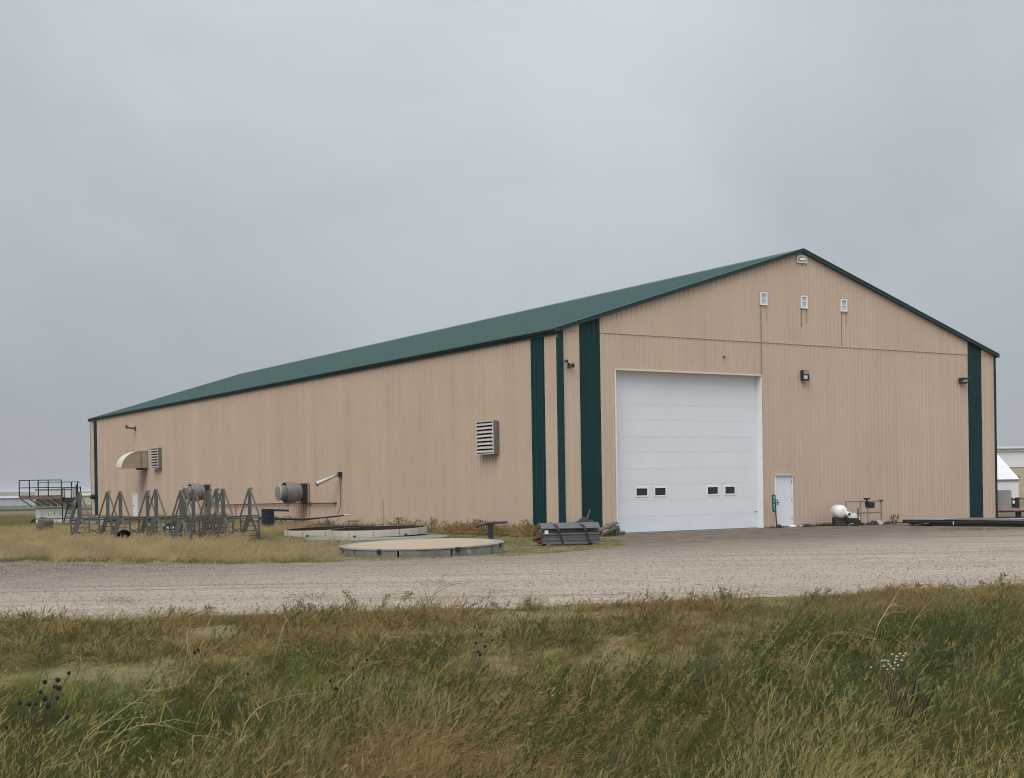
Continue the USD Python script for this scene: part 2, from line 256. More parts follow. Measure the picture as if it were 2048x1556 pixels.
# gravel: stones of mixed tone, tracks worn into it, damp brown earth towards the doors
c_, s_ = math.cos(0.12), math.sin(0.12)
L['gravel'] = MAT(stage, '/World/Looks/gravel', {
    'g': ('geometry', {}), 'v': ('voronoi_texture', {'scale': 42.0, 'randomness': 1.0}), 'sv': ('separate_color', {}),
    'v2': ('voronoi_texture', {'scale': 60.0}), 'n': ('noise_texture', {'scale': 0.35, 'detail': 5.0, 'roughness': 0.65}),
    'mt': ('mapping', {'scale': (0.05, 1.3, 0), 'rotation': (0, 0, -0.12)}), 'nt': ('noise_texture', {'scale': 1.0, 'detail': 4.0, 'roughness': 0.6}),
    'stones': ('rgb_ramp', {'ramp': [(0.0, (0.15, 0.12, 0.097)), (0.3, (0.29, 0.238, 0.196)), (0.65, (0.385, 0.318, 0.263)), (0.9, (0.49, 0.42, 0.355)), (1.0, (0.60, 0.53, 0.465))]}),
    'fines': ('rgb_ramp', {'ramp': [(0.3, (0.285, 0.228, 0.175)), (0.55, (0.37, 0.30, 0.238)), (0.75, (0.415, 0.345, 0.28))]}),
    'mf': ('mix', {'fac': 0.5}), 'rt': ('rgb_ramp', {'ramp': [(0.34, (0.60, 0.57, 0.54)), (0.44, (0.93, 0.92, 0.91)), (0.56, (1.03, 1.025, 1.02)), (0.68, (1.16, 1.15, 1.14))]}), 'mul': ('mix', {'mix_type': 'multiply', 'fac': 1.0}),
    'sp': ('separate_xyz', {}),
    'e1': ('math', {'math_type': 'multiply_add', 'value2': -ST, 'value3': ST * NX - CT * NY}), 'e2': ('math', {'math_type': 'multiply_add', 'value2': CT}),   # distance in front of the gable
    'e3': ('math', {'math_type': 'multiply_add', 'value2': 9.0}), 'er': ('map_range', {'from_min': -11.0, 'from_max': -2.0, 'to_min': 0.0, 'to_max': 0.92, 'clamp': True}),
    'earth': ('rgb_ramp', {'ramp': [(0.35, (0.095, 0.073, 0.058)), (0.65, (0.19, 0.15, 0.118))]}), 'me': ('mix', {}),
    'n4': ('noise_texture', {'scale': 1.3, 'detail': 4.0, 'roughness': 0.6}),
    'b': ('bump', {'strength': 0.5, 'distance': 0.015}), 'p': ('principled_bsdf', {'roughness': 0.92, 'specular_ior_level': 0.2})},
    [('g.position', 'v.vector'), ('g.position', 'v2.vector'), ('g.position', 'n.vector'), ('g.position', 'mt.vector'), ('mt.vector', 'nt.vector'), ('v.color', 'sv.color'), ('sv.r', 'stones.fac'), ('n.fac', 'fines.fac'),
     ('stones.color', 'mf.color1'), ('fines.color', 'mf.color2'), ('nt.fac', 'rt.fac'), ('mf.color', 'mul.color1'), ('rt.color', 'mul.color2'),
     ('g.position', 'sp.vector'), ('sp.x', 'e1.value1'), ('sp.y', 'e2.value1'), ('e1.value', 'e2.value3'), ('nt.fac', 'e3.value1'), ('e2.value', 'e3.value3'), ('e3.value', 'er.value'), ('er.result', 'me.fac'),
     ('g.position', 'n4.vector'), ('n4.fac', 'earth.fac'), ('mul.color', 'me.color1'), ('earth.color', 'me.color2'), ('me.color', 'p.base_color'),
     ('v2.distance', 'b.height'), ('b.normal', 'p.normal')], surface='p.BSDF')
L['puddle'] = MAT(stage, '/World/Looks/puddle', {'p': ('principled_bsdf', {'base_color': (0.40, 0.37, 0.33), 'roughness': 0.25, 'specular_ior_level': 0.6})}, [], surface='p.BSDF')

# ------------------------------------------------------------------ ground
def smooth01(a, b, x): t = np.clip((x - a) / (b - a), 0, 1); return t * t * (3 - 2 * t)
def ground_z(x, y):
    x, y = np.asarray(x, float), np.asarray(y, float)
    near = 19.0 + 0.22 * np.clip(x, -8, 20)
    ditch = -0.55 * smooth01(4.0, 9.0, y) * (1 - smooth01(near - 7.0, near, y)) + 0.22 * (1 - smooth01(2.0, 6.0, y))
    p = np.stack([x * .45, y * .45, x * 0], -1)
    ditch = ditch + 0.16 * (meshkit.noise(p, 3) - .5) * (1 - smooth01(near - 3, near, y))
    return ditch - 6.5 * smooth01(170, 420, y)
def grid(xs, ys, zf, dz=0.0):
    X, Y = np.meshgrid(xs, ys); v = np.stack([X, Y, zf(X, Y) + dz], -1).reshape(-1, 3)
    n, m = len(xs), len(ys); i = (np.arange(m - 1)[:, None] * n + np.arange(n - 1)).ravel()
    return v, np.vstack([np.stack([i, i + 1, i + n + 1], 1), np.stack([i, i + n + 1, i + n], 1)])
def geo(a, b, n): return np.geomspace(a, b, n)
xs = np.concatenate([-geo(32, 4000, 26)[::-1], np.linspace(-30, 30, 101), geo(32, 4000, 26)])
ys = np.concatenate([-geo(2, 3000, 14)[::-1], np.linspace(0, 30, 91), geo(31, 6000, 60)])
obj('ground', grid(xs, ys, ground_z), 'field', smooth=True, kind='structure', label='dry grassy ground reaching to the horizon')

def wavy(poly, step=0.5, amp=0.25, seed=5):
    ring = Polygon(poly).exterior; n = int(ring.length / step); pts = np.array([ring.interpolate(i * step).coords[0] for i in range(n)])
    p3 = np.c_[pts * 0.9, np.zeros(n)]
    return pts + amp * 2 * (np.stack([meshkit.fbm(p3, 3, seed), meshkit.fbm(p3, 3, seed + 9)], 1) - .5)
gravel_poly = [(-90, 16.5), (-30, 18.0), (-7.5, 19.2), (0, 20.0), (4, 21.0), (8.8, 22.4), (14, 24.2), (30, 30), (90, 48), (90, 110), (*bw(30, 6)[:2],), (*bw(BW, .9)[:2],), (*bw(15.5, .7)[:2],),
               (*bw(11.6, .8)[:2],), (*bw(10.0, 1.0)[:2],), (*bw(2.9, 1.0)[:2],), (4.0, 44.5), (3.0, 38.6), (0.45, 35.3), (-2.3, 34.0), (-6.6, 33.2), (-14.1, 36.4), (-30, 43.0), (-90, 72)]
gp_poly = Polygon(wavy(gravel_poly, .3, .55)).buffer(0)
gm = trimesh.creation.triangulate_polygon(gp_poly, engine='earcut')
gv = np.c_[gm[0], np.full(len(gm[0]), 0.004)]
obj('gravel_yard', (gv, gm[1]), 'gravel', kind='structure', label='wide pale gravel drive in front of the building')
def puddle(cx, cy, rx, ry, seed):
    th = np.linspace(0, 2 * math.pi, 60, endpoint=False); r = 0.7 + 0.6 * meshkit.fbm(np.c_[np.cos(th) * 1.6, np.sin(th) * 1.6, th * 0 + seed], 3)
    v = np.c_[cx + rx * r * np.cos(th), cy + ry * r * np.sin(th) - rx * r * np.cos(th) * .55, np.full(60, 0.009)]
    v = np.vstack([v, [cx, cy, .009]]); f = [(60, i, (i + 1) % 60) for i in range(60)]
    obj('puddle', (v, f), 'puddle', kind='structure', label='pale damp patch on the gravel')
puddle(2.55, 25.4, .75, .18, 1); puddle(4.3, 23.6, .22, .07, 4)

# far land on the left
def strip(name, mat, y0, y1, x0, x1, z0, z1, label, n=40, wob=0.0):
    xs_ = np.linspace(x0, x1, n); w = wob * (meshkit.fbm(np.c_[xs_ * .02, xs_ * 0, xs_ * 0 + y0], 4) - .5) * 2
    v = np.vstack([np.c_[xs_, np.full(n, y0), np.full(n, z0)], np.c_[xs_, np.full(n, (y0 + y1) / 2), z1 + w], np.c_[xs_, np.full(n, y1), np.full(n, z0)]])
    f = []
    for r in range(2):
        for i in range(n - 1): a = r * n + i; f += [(a, a + 1, a + n + 1), (a, a + n + 1, a + n)]
    obj(name, (v, f), mat, smooth=True, kind='structure', label=label)
strip('far_field', 'red_field', 104, 132, -140, 5, -.05, .06, 'reddish stubble strip beyond the yard', wob=.03)
strip('field_bank', 'dark_bank', 136, 139, -160, 30, -.05, .16, 'dark low bank across the far field', wob=.06)
strip('far_field', 'grey_green', 139.5, 165, -190, 30, -.05, .42, 'grey green rise behind the dark bank', wob=.08)
strip('hill', 'hill_tan', 900, 2300, -2200, 700, -8, 3.2, 'low hazy hill on the left horizon', wob=2.0)
strip('hill', 'hill_tan', 1500, 3900, -700, 3000, -8, 5.0, 'low hazy hill behind the building on the right', wob=2.0)

# ------------------------------------------------------------------ building
B = thing('metal_building', 'large tan ribbed steel building with green roof, green stripes and white overhead door', 'building', (NX, NY, 0), TH)
RH = 0.036
def ribs(u0, u1, pitch, start, RH=RH):
    """(u, height) profile of ribbed sheet between u0 and u1; ribs sit at start + k * pitch."""
    pts = [(u0, 0.0)]; k = math.floor((u0 - start) / pitch) - 1
    while start + k * pitch < u1 + pitch:
        c = start + k * pitch
        for du, h in ((-.036, 0), (-.020, RH), (.020, RH), (.036, 0)):
            if u0 + 1e-4 < c + du < u1 - 1e-4: pts.append((c + du, h))
        k += 1
    return pts + [(u1, 0.0)]
def sheet(prof, lo, hi, place):
    v = [place(u, h, w(u)) for w in (lo, hi) for u, h in prof]; n = len(prof)
    return v, [t for i in range(n - 1) for t in ((i, i + 1, n + i + 1), (i, n + i + 1, n + i))]
PITCH = BL / 280
NP = 70; pw = BL / NP
for i in range(NP):                                            # long side wall, x = 0, outward -x
    a, b = i * pw, (i + 1) * pw
    m = 'green_steel' if i in (1, 68) else 'pale_tan_steel' if i == 43 else 'tan_steel'
    lab = 'green stripe panel' if i in (1, 68) else 'paler replacement wall panel' if i == 43 else None
    mb = MB().add(*sheet(ribs(a, b, pw / 4, a + pw / 8), lambda u: 0.05, lambda u: HE - .02, lambda u, h, z: (-h - (.004 if lab else 0), u, z)))
    obj('wall_panel', mb, m, B, label=lab)
NG = 26; gw = BW / NG
def roof_z(s): return HE + (HR - HE) * (1 - abs(s - BW / 2) / (BW / 2))
SEAM = 7.46
D0, D1, DH = 2.54, 9.78, 6.10
M0, M1, MH = 10.47, 11.45, 2.10
for i in range(NG):                                            # gable wall, y = 0, outward -y
    a, b = i * gw, (i + 1) * gw
    stripe = i in (1, 24)
    m, lab = ('green_steel', 'green stripe panel') if stripe else ('tan_steel', None)
    out = (lambda u, h, z: (u, -h - .004, z)) if stripe else (lambda u, h, z: (u, -h, z))
    cuts = sorted({a, b, *[c for c in (D0, D1, M0, M1) if a < c < b]})
    mb = MB(); ztop = roof_z if stripe else (lambda u: min(SEAM, roof_z(u)))
    for c, d in zip(cuts[:-1], cuts[1:]):
        mid = (c + d) / 2; zb = DH if D0 < mid < D1 else MH if M0 < mid < M1 else 0.03
        mb.add(*sheet(ribs(c, d, gw / 4, a + gw / 8, .021), lambda u: zb, ztop, out))
    obj('wall_panel', mb, m, B, label=lab)
    if not stripe and roof_z((a + b) / 2) > SEAM + .15:
        cu = [a, BW / 2, b] if a < BW / 2 - .01 < b - .02 else [a, b]
        mb = MB()
        for c, d in zip(cu[:-1], cu[1:]): mb.add(*sheet(ribs(c, d, gw / 4, a + gw / 8, .021), lambda u: SEAM + .019, lambda u: max(SEAM + .02, roof_z(u)), lambda u, h, z: (u, -h - .006, z)))
        obj('gable_panel', mb, m, B)
for s0, s1 in ((.2, gw), (gw * 2, BW - gw * 2), (BW - gw, BW - .11)): obj('seam_flashing', MB().box(s0 + .003, s1 - .003, -.030, -.001, SEAM - .004, SEAM + .018), 'tan_steel', B)
obj('back_wall', MB().prism([(0, 0), (BW, 0), (BW, HE), (BW / 2, HR), (0, HE)], BL - .05, BL), 'tan_steel', B)
obj('side_wall', MB().box(BW - .05, BW, .02, BL - .06, 0, HE - .02), 'tan_steel', B)
for t0, z0, z1, st in ((22.55, .42, 1.12, 'rust_stain'), (22.85, .15, 1.10, 'rust_stain'), (23.0, .5, 1.12, 'stain_faint'), (23.25, .3, 1.1, 'rust_stain'), (23.6, .55, 1.12, 'stain_faint'), (37.3, .4, 1.15, 'stain_faint'), (37.8, .5, 1.15, 'rust_stain'), (14.2, .1, 1.3, 'stain_faint'), (11.6, .1, .9, 'stain_faint')):
    obj('stain_streak', MB().box(-.0385, -.0365, t0, t0 + .035, z0, z1), st, B)
# roof
OV = 0.13
slope = math.atan2(HR - HE, BW / 2); run = math.hypot(HR - HE, BW / 2)
def roof_pt(u, h, w):                                          # u along the ridge, w up the slope from the eave
    c, s = math.cos(slope), math.sin(slope)
    return (w * c - s * (h + .02), u, HE + w * s + c * (h + .02))
for i in range(NP):
    a, b = i * pw - (.14 if i == 0 else 0), (i + 1) * pw + (.14 if i == NP - 1 else 0)
    obj('roof_panel', MB().add(*sheet(ribs(a, b, pw / 4, i * pw + pw / 8), lambda u: -OV, lambda u: run, roof_pt)), 'roof_green', B)
def mirrored(u, h, w): x, y, z = roof_pt(u, h, w); return (BW - x, y, z)
obj('roof_slope', MB().add(*sheet(ribs(-.14, BL + .14, pw / 4, pw / 8), lambda u: -OV, lambda u: run, mirrored)), 'roof_green', B)
obj('ridge_cap', MB().prism([(BW / 2 - .22, HR - .02), (BW / 2, HR + .085), (BW / 2 + .22, HR - .02), (BW / 2, HR + .06)], -.15, BL + .15), 'roof_green', B)
obj('gutter', MB().box(-.16, -.040, -.05, BL + .05, HE - .125, HE - .055), 'gutter_black', B)
obj('eave_trim', MB().box(-.068, -.046, 0, BL, HE - .20, HE - .127), 'dark_green_trim', B)
obj('gutter', MB().box(BW + .025, BW + .16, -.05, BL + .05, HE - .125, HE - .055), 'gutter_black', B)
for sgn in (0, 1):
    f = lambda x: x if not sgn else BW - x
    e, r = -.16, BW / 2; dz = HR - HE; ze, zr = HE - .16 * dz / (BW / 2), HR
    obj('rake_trim', MB().prism([(f(e), ze - .075), (f(r), zr - .075), (f(r), zr + .07), (f(e), ze + .07)], -.16, -.031), 'dark_green_trim', B)
    obj('rake_trim', MB().prism([(f(e), ze + .072), (f(r), zr + .072), (f(r), zr + .088), (f(e), ze + .088)], -.18, -.01), 'roof_green', B)
    obj('rake_trim', MB().prism([(f(e), ze - .17), (f(r), zr - .17), (f(r), zr + .05), (f(e), ze + .05)], BL + .02, BL + .15), 'dark_green_trim', B)
obj('corner_trim', MB().box(-.052, .19, -.052, -.044, .03, HE - .02).box(-.052, -.044, -.044, .06, .03, HE - .30), 'green_steel', B)
obj('corner_trim', MB().box(BW - .10, BW + .03, -.052, -.044, .03, HE - .1).box(BW + .001, BW + .03, -.02, .1, .03, HE - .16), 'green_steel', B)
obj('corner_trim', MB().box(-.052, -.044, BL - .07, BL + .03, .03, HE - .2), 'green_steel', B)
obj('base_trim', MB().box(-.02, .2, .02, BL, -.3, .05), 'concrete', B)
obj('base_trim', MB().box(0, D0, -.02, .2, -.3, .03).box(D1 + .02, BW, -.02, .2, -.3, .03), 'concrete', B)
# overhead door
OD = obj('overhead_door', MB().box(D0, D1, .290, .36, 0, DH), 'white_door', B)
nsec = 10; sh = DH / nsec
for k in range(nsec):
    z0, z1 = k * sh + .004, (k + 1) * sh - .004
    obj('door_panel', MB().prism([(D0 + .005, z0), (D1 - .02, z0), (D1 - .02, z1), (D0 + .005, z1)], .284, .2895), 'white_door', OD)
for u0, u1 in ((3.67, 4.18), (4.56, 5.07), (7.19, 7.70), (8.09, 8.58)):
    z0, z1 = 1.41, 1.68; t = .055
    obj('window_frame', MB().box(u0 - t, u1 + t, .268, .284, z1, z1 + t).box(u0 - t, u1 + t, .268, .284, z0 - t, z0).box(u0 - t, u0, .268, .284, z0, z1).box(u1, u1 + t, .268, .284, z0, z1), 'white_trim', OD)
    obj('window_pane', MB().box(u0, u1, .276, .2835, z0, z1), 'dark_glass', OD)
obj('bottom_seal', MB().box(D0 + .005, D1 - .02, .283, .33, .0, .004 + .02), 'black_metal', OD)
obj('lift_handle', MB().box(D1 - .16, D1 - .05, .26, .284, .66, .69), 'lamp_body', OD)
obj('door_jamb', MB().box(D1 - .005, D1 + .03, -.045, .34, 0, DH + .02), 'white_trim', B)
obj('door_jamb', MB().box(D0 - .03, D0 + .005, -.045, .34, 0, DH + .02), 'white_trim', B)
obj('door_head', MB().box(D0 - .03, D1 + .03, -.055, -.029, DH, DH + .07).box(D0, D1, -.02, .34, DH - .004, DH + .02), 'cream_trim', B)
obj('door_threshold', MB().box(D0 - .05, D1 + .05, -.25, .34, -.2, .008), 'concrete', B)
# entry door
ED = obj('entry_door', MB().box(M0 + .045, M1 - .045, -.012, .03, .05, MH - .05), 'white_door', B)
obj('handle', MB().tube([(M0 + .11, -.012, 1.02), (M0 + .11, -.07, 1.02)], .02).tube([(M0 + .11, -.065, 1.02), (M0 + .22, -.065, 1.02)], .014).box(M0 + .085, M0 + .135, -.02, -.012, .9, 1.15), 'black_metal', ED)
for z in (.3, 1.05, 1.78): obj('hinge', MB().box(M1 - .075, M1 - .046, -.022, -.0125, z, z + .12), 'lamp_body', ED)
obj('door_frame', MB().box(M0, M0 + .04, -.04, .05, .03, MH).box(M1 - .04, M1, -.04, .05, .03, MH).box(M0 + .041, M1 - .041, -.04, .05, MH - .04, MH), 'white_trim', B)
obj('drip_cap', MB().box(M0 - .02, M1 + .02, -.09, -.045, MH + .005, MH + .03), 'cream_trim', B)
obj('door_sill', MB().box(M0, M1, -.12, .02, -.05, .045), 'concrete', B)
# upper windows and gable vent
for u0 in (9.79, 12.02, 14.31):
    u1, z0, z1, t = u0 + .37, 8.95, 9.48, .06
    w = obj('window', MB().box(u0, u1, -.075, -.031, z1 - t, z1).box(u0, u1, -.075, -.031, z0, z0 + t).box(u0, u0 + t, -.075, -.031, z0 + t, z1 - t).box(u1 - t, u1, -.075, -.031, z0 + t, z1 - t), 'white_trim', B)
    obj('pane', MB().box(u0 + t, u1 - t, -.045, -.031, z0 + t, z1 - t), 'frosted_pane', w)
    obj('muntin', MB().box(u0 + t, u1 - t, -.058, -.0455, (z0 + z1) / 2 - .012, (z0 + z1) / 2 + .012), 'white_trim', w)
    obj('drip_cap', MB().box(u0 - .02, u1 + .02, -.075, -.031, z1 + .003, z1 + .02), 'stain_faint', w)
    for du, zz, st in ((.035, {9.79: 6.15, 12.02: 8.2, 14.31: 7.5}[u0], 'rust_stain'), (.33, 8.35, 'stain_faint')):
        obj('stain_streak', MB().box(u0 + du, u0 + du + .034, -.0325, -.0305, zz, z0 - .003), st, B)
th = np.linspace(0, math.pi, 14)
arch = lambda rx, rz, zb: [(12.105 + rx * math.cos(a), zb + rz * math.sin(a)) for a in th]
gvp = obj('gable_vent', MB().prism([(11.82, 10.80), (12.39, 10.80), (12.39, 11.0), *[p for p in arch(.285, .14, 11.0)], (11.82, 11.0)], -.08, -.032), 'cream_trim', B)
obj('vent_opening', MB().prism(arch(.235, .17, 10.89), -.088, -.0805), 'brown_pipe', gvp)
obj('vent_louvre', MB().prism(arch(.18, .11, 10.91), -.11, -.0885), 'white_trim', gvp)

def on_gable(s, z, out=0.0): return bw(s, -out, z)
def on_side(t, z, out=0.0): return bw(-out, t, z)
# things fixed to the walls; local frame: x along the wall, -y outward
def wall_pack(s, z, w, h, label, style):
    t = thing('wall_light', label, 'light', on_gable(s, z, .03), TH)
    if style == 'flood':
        obj('back_plate', MB().box(-w / 2, w / 2, -.05, 0, -h / 2, h / 2), 'black_metal', t)
        obj('housing', MB().box(-w / 2 + .05, w / 2 + .02, -.13, -.0505, .04, h / 2 + .02), 'lamp_body', t)
        obj('lens', MB().prism([(-w / 2 + .06, -h / 2 + .05), (w / 2 - .06, -h / 2 + .05), (w / 2 - .06, -.01), (-w / 2 + .06, -.01)], -.12, -.0505), 'lamp_lens', t)
        obj('bezel', MB().box(-w / 2, w / 2, -.16, -.0505, -h / 2 - .02, -h / 2 + .035).box(-w / 2, -w / 2 + .045, -.16, -.0505, -h / 2 + .036, h / 2).box(w / 2 - .045, w / 2, -.16, -.0505, -h / 2 + .036, .03), 'black_metal', t)
    else:
        obj('housing', MB().add(*meshkit.arrays(trimesh.convex.convex_hull(np.array([(x, y, zz) for x in (-w / 2, w / 2) for y, zz in ((0, h / 2), (-.24, h / 2), (0, -h / 2), (-.12, -h / 2))])))[:2]), 'bronze', t)
        obj('lens', MB().quad((-w / 2 + .06, -.24, h / 2 - .05), (w / 2 - .05, -.24, h / 2 - .05), (w / 2 - .06, -.15, -h / 2 + .06), (-w / 2 + .06, -.15, -h / 2 + .06)), 'lamp_lens', t)
        obj('visor', MB().box(-w / 2 - .02, w / 2 + .02, -.3, 0, h / 2 + .002, h / 2 + .03), 'bronze', t)
wall_pack(12.13, 6.2, .36, .40, 'black framed flood light with white lens above the entry door', 'flood')
wall_pack(21.9, 6.24, .42, .22, 'small dark wedge wall light beside the right green stripe', 'wedge')
t = thing('security_light', 'black twin head security light near the green corner trim', 'light', on_gable(.42, 6.23, .03), TH)
obj('bracket', MB().box(-.04, .04, -.04, 0, -.05, .05).tube([(-.1, -.05, .07), (0, -.06, 0), (.16, -.05, .03)], .012), 'black_metal', t)
for x, z, r in ((-.17, .10, .06), (-.06, -.12, .05), (.1, -.05, .075)): obj('lamp_head', MB().lathe([(0, -.02), (r, -.01), (r * .7, .09), (0, .1)], 12, 'y', (x, -.14, z)), 'black_metal', t)
obj('cable', MB().tube([(.16, -.04, .03), (.3, -.01, .09)], .008, 4), 'black_metal', t)
t = thing('wall_bracket', 'small rusty bracket left on the wall above the overhead door', 'bracket', on_gable(7.86, 6.77, .03), TH)
obj('plate', MB().box(-.06, .02, -.03, 0, -.01, .06), 'brown_pipe', t); obj('hook', MB().tube([(0, -.02, .03), (.07, -.06, .0), (.08, -.05, -.08)], .012, 5), 'rust_stain', t)

# side wall: local frame rotated so that x runs along the wall to the far end, y outward
RS = TH + math.pi / 2
def louvre(t0, t1, z0, z1, depth, n, label, tilt=True):
    o = thing('louvre_vent', label, 'vent', on_side((t0 + t1) / 2, z0  , .046), RS)
    w, h = (t1 - t0), z1 - z0
    obj('housing', MB().box(-w / 2, -w / 2 + .03, 0, depth, 0, h).box(w / 2 - .03, w / 2, 0, depth, 0, h).box(-w / 2 + .031, w / 2 - .031, 0, depth, h - .03, h).box(-w / 2 + .031, w / 2 - .031, 0, depth, 0, .03), 'louvre_side', o)
    obj('backing', MB().box(-w / 2 + .031, w / 2 - .031, .0, .02, .031, h - .031), 'black_metal', o)
    obj('frame', MB().box(-w / 2, -w / 2 + .05, depth + .001, depth + .015, 0, h).box(w / 2 - .03, w / 2, depth + .001, depth + .015, 0, h).box(-w / 2 + .051, w / 2 - .031, depth + .001, depth + .012, 0, .03).box(-w / 2 + .051, w / 2 - .031, depth + .001, depth + .012, h - .03, h), 'slat_silver', o)
    for k in range(n):
        z = .04 + (h - .08) * (k + .5) / n; s = (h - .08) / n
        obj('slat', MB().add([(-w / 2 + .052, depth, z - s * .30), (w / 2 - .032, depth, z - s * .30), (w / 2 - .032, depth - .0, z + s * .10), (-w / 2 + .052, depth, z + s * .10), (w / 2 - .032, depth - .12, z + s * .42), (-w / 2 + .052, depth - .12, z + s * .42)],
            [(0, 1, 2), (0, 2, 3)] + ([(3, 2, 4), (3, 4, 5)] if tilt else [(3, 2, 4)][:0])), 'slat_silver', o)
louvre(4.15, 5.45, 3.10, 4.40, .22, 8, 'silver slatted louvre vent near the green stripe of the side wall')
louvre(46.5, 48.0, 3.37, 4.72, .24, 7, 'small louvre vent high on the far side wall beside the curved hood', False)
# curved hood
o = thing('exhaust_hood', 'tan quarter round exhaust hood high on the far side wall', 'vent', on_side(50.3, 3.5  , .046), RS)
w, dp, hh = 1.35, 1.75, 1.08
q = [(dp * 1.0 * math.cos(a), hh * math.sin(a)) for a in np.linspace(0, math.pi / 2, 12)]
q = [(.45 + (dp - .45) * math.cos(a), hh * math.sin(a)) for a in np.linspace(0, math.pi / 2, 12)] + [(0, hh)]
mb = MB()
for sx in (-w / 2, w / 2):
    pts = [(0, 0)] + q; c = [(sx, y, z) for y, z in pts]; mb.add(c, [(0, i, i + 1) for i in range(1, len(c) - 1)])
obj('side_plate', mb, 'hood_tan', o)
obj('curved_top', MB().add([(sx, y, z) for y, z in q for sx in (-w / 2 - .02, w / 2 + .02)], [t_ for i in range(len(q) - 1) for t_ in ((2 * i, 2 * i + 1, 2 * i + 3), (2 * i, 2 * i + 3, 2 * i + 2))]), 'cream_trim', o)
obj('flange', MB().box(-w / 2 - .05, w / 2 + .05, 0, .06, -.04, hh + .06), 'hood_tan', o); obj('lower_lip', MB().box(-w / 2 - .02, w / 2 + .02, .062, dp, -.05, -.002), 'hood_tan', o)
obj('seam', MB().box(-w / 2 - .012, -w / 2 - .001, .42, .46, 0, hh), 'brown_pipe', o); obj('damper', MB().box(-w / 2, w / 2, .1, .4, -.16, -.06), 'dark_clutter', o)
# stub arm, fans, pipes, lamp on the side wall
o = thing('stub_arm', 'short brown pipe arm high on the far side wall', 'pipe', on_side(52.3, 6.25  , .046), RS)
obj('arm', MB().tube([(0, 0, -.02), (.0, .62, .06)], .06, 8), 'brown_pipe', o); obj('end_cap', MB().tube([(0, .62, -.02), (0, .63, .22)], .07, 8), 'bronze', o); obj('base_plate', MB().box(-.1, .1, 0, .05, -.18, .14), 'brown_pipe', o)
def fan(tc, zc, label):
    o = thing('exhaust_fan', label, 'fan', on_side(tc, zc  , .046), RS, group='exhaust fans on the side wall')
    obj('mounting_plate', MB().box(-.52, .52, 0, .05, -.50, .50), 'hood_tan', o)
    obj('throat', MB().box(-.44, .44, .051, .30, -.44, .44), 'black_metal', o)
    obj('shroud', MB().lathe([(.43, .30), (.47, .34), (.47, .48), (.445, .50), (.445, .54), (.53, .58), (.53, 1.10), (.515, 1.12), (.50, 1.10), (.50, .62), (.30, .60)], 32, 'y'), 'galvanised', o, smooth=40)
    obj('motor_drum', MB().lathe([(.36, .60), (.385, .95), (.385, 1.42), (.375, 1.46), (.35, 1.475), (0, 1.48)], 32, 'y'), 'galvanised', o, smooth=40)
    obj('rim', MB().lathe([(.386, 1.40), (.40, 1.42), (.40, 1.455), (.377, 1.47)], 32, 'y'), 'pale_galvanised', o, smooth=40)
    for k in range(3):
        a = k * 2.1 + .4; obj('strut', MB().bar((.37 * math.cos(a), .9, .37 * math.sin(a)), (.51 * math.cos(a), .9, .51 * math.sin(a)), .04), 'lamp_body', o)
    obj('drain_box', MB().box(-.06, .06, .9, 1.0, -.6, -.53), 'lamp_body', o)
fan(23.0, 1.68, 'round galvanised exhaust fan beside the drooping wall lamp'); fan(37.6, 1.75, 'round galvanised exhaust fan partly hidden behind the steel stands')
o = thing('wall_pipe', 'thin brown pipe running along the lower side wall under the exhaust fans', 'pipe', on_side(19.3, 1.14, .1), RS)
zz = [0, -.02, .01, -.03, -.1, -.18]; xx = [0, 3.0, 3.6, 6, 12, 18.5]
obj('run', MB().tube([(x, 0, z) for x, z in zip(xx, zz)], .033, 6), 'brown_pipe', o)
for x, z in zip(xx, zz): obj('clip', MB().box(x - .03, x + .03, -.09, .05, z - .045, z + .045), 'brown_pipe', o)
for x in (13.5, 15.5): obj('drop', MB().tube([(x, 0, -.12), (x, 0, -1.0)], .02, 5), 'brown_pipe', o)
o = thing('wall_lamp', 'grey tube wall lamp hanging from a black bracket on the side wall', 'light', on_side(18.6, 2.52  , .046), RS)
obj('bracket', MB().box(-.09, .09, 0, .16, -.14, .12).box(-.04, .2, .16, .2, -.02, .04), 'black_metal', o)
obj('tube', MB().tube([(.12, .28, -.06), (.45, .75, -.30), (.62, 1.0, -.42)], [.055, .10, .115], 10), 'pale_galvanised', o, smooth=40)
obj('end_cap', MB().tube([(.62, 1.0, -.42), (.65, 1.04, -.445)], .125, 10), 'bronze', o); obj('neck', MB().tube([(0, .15, 0), (.13, .29, -.065)], .05, 6), 'lamp_body', o)
obj('cable', MB().tube([(.0, .1, -.1), (-.03, .08, -.5), (-.03, .07, -1.1), (.02, .08, -1.6), (.22, .12, -1.9)], .018, 5), 'black_metal', o)
o = thing('hose_line', 'dark hose on thin stakes running from a white stub along the side wall', 'hose', on_side(18.1, .58, .25), RS)
pts = [at(*p) for p in ((690, 1030.5, 61.5), (668, 1033, 61.8), (640, 1036, 62.0), (605, 1039, 61.6), (570, 1038, 61.2), (548, 1037, 61.0), (522, 1035.5, 60.5), (515, 1043, 60.3), (518, 1050, 60.2))]
Rinv = rotz(-RS); base = on_side(18.1, .58, .25); loc = [Rinv @ (p - base) for p in pts]
obj('hose', MB().tube(loc, [.03, .05, .04, .06, .05, .07, .06, .03, .03], 6), 'black_metal', o)
obj('stub', MB().tube([loc[0], loc[0] + np.array([-.45, 0, .03])], .05, 6), 'cream_trim', o)
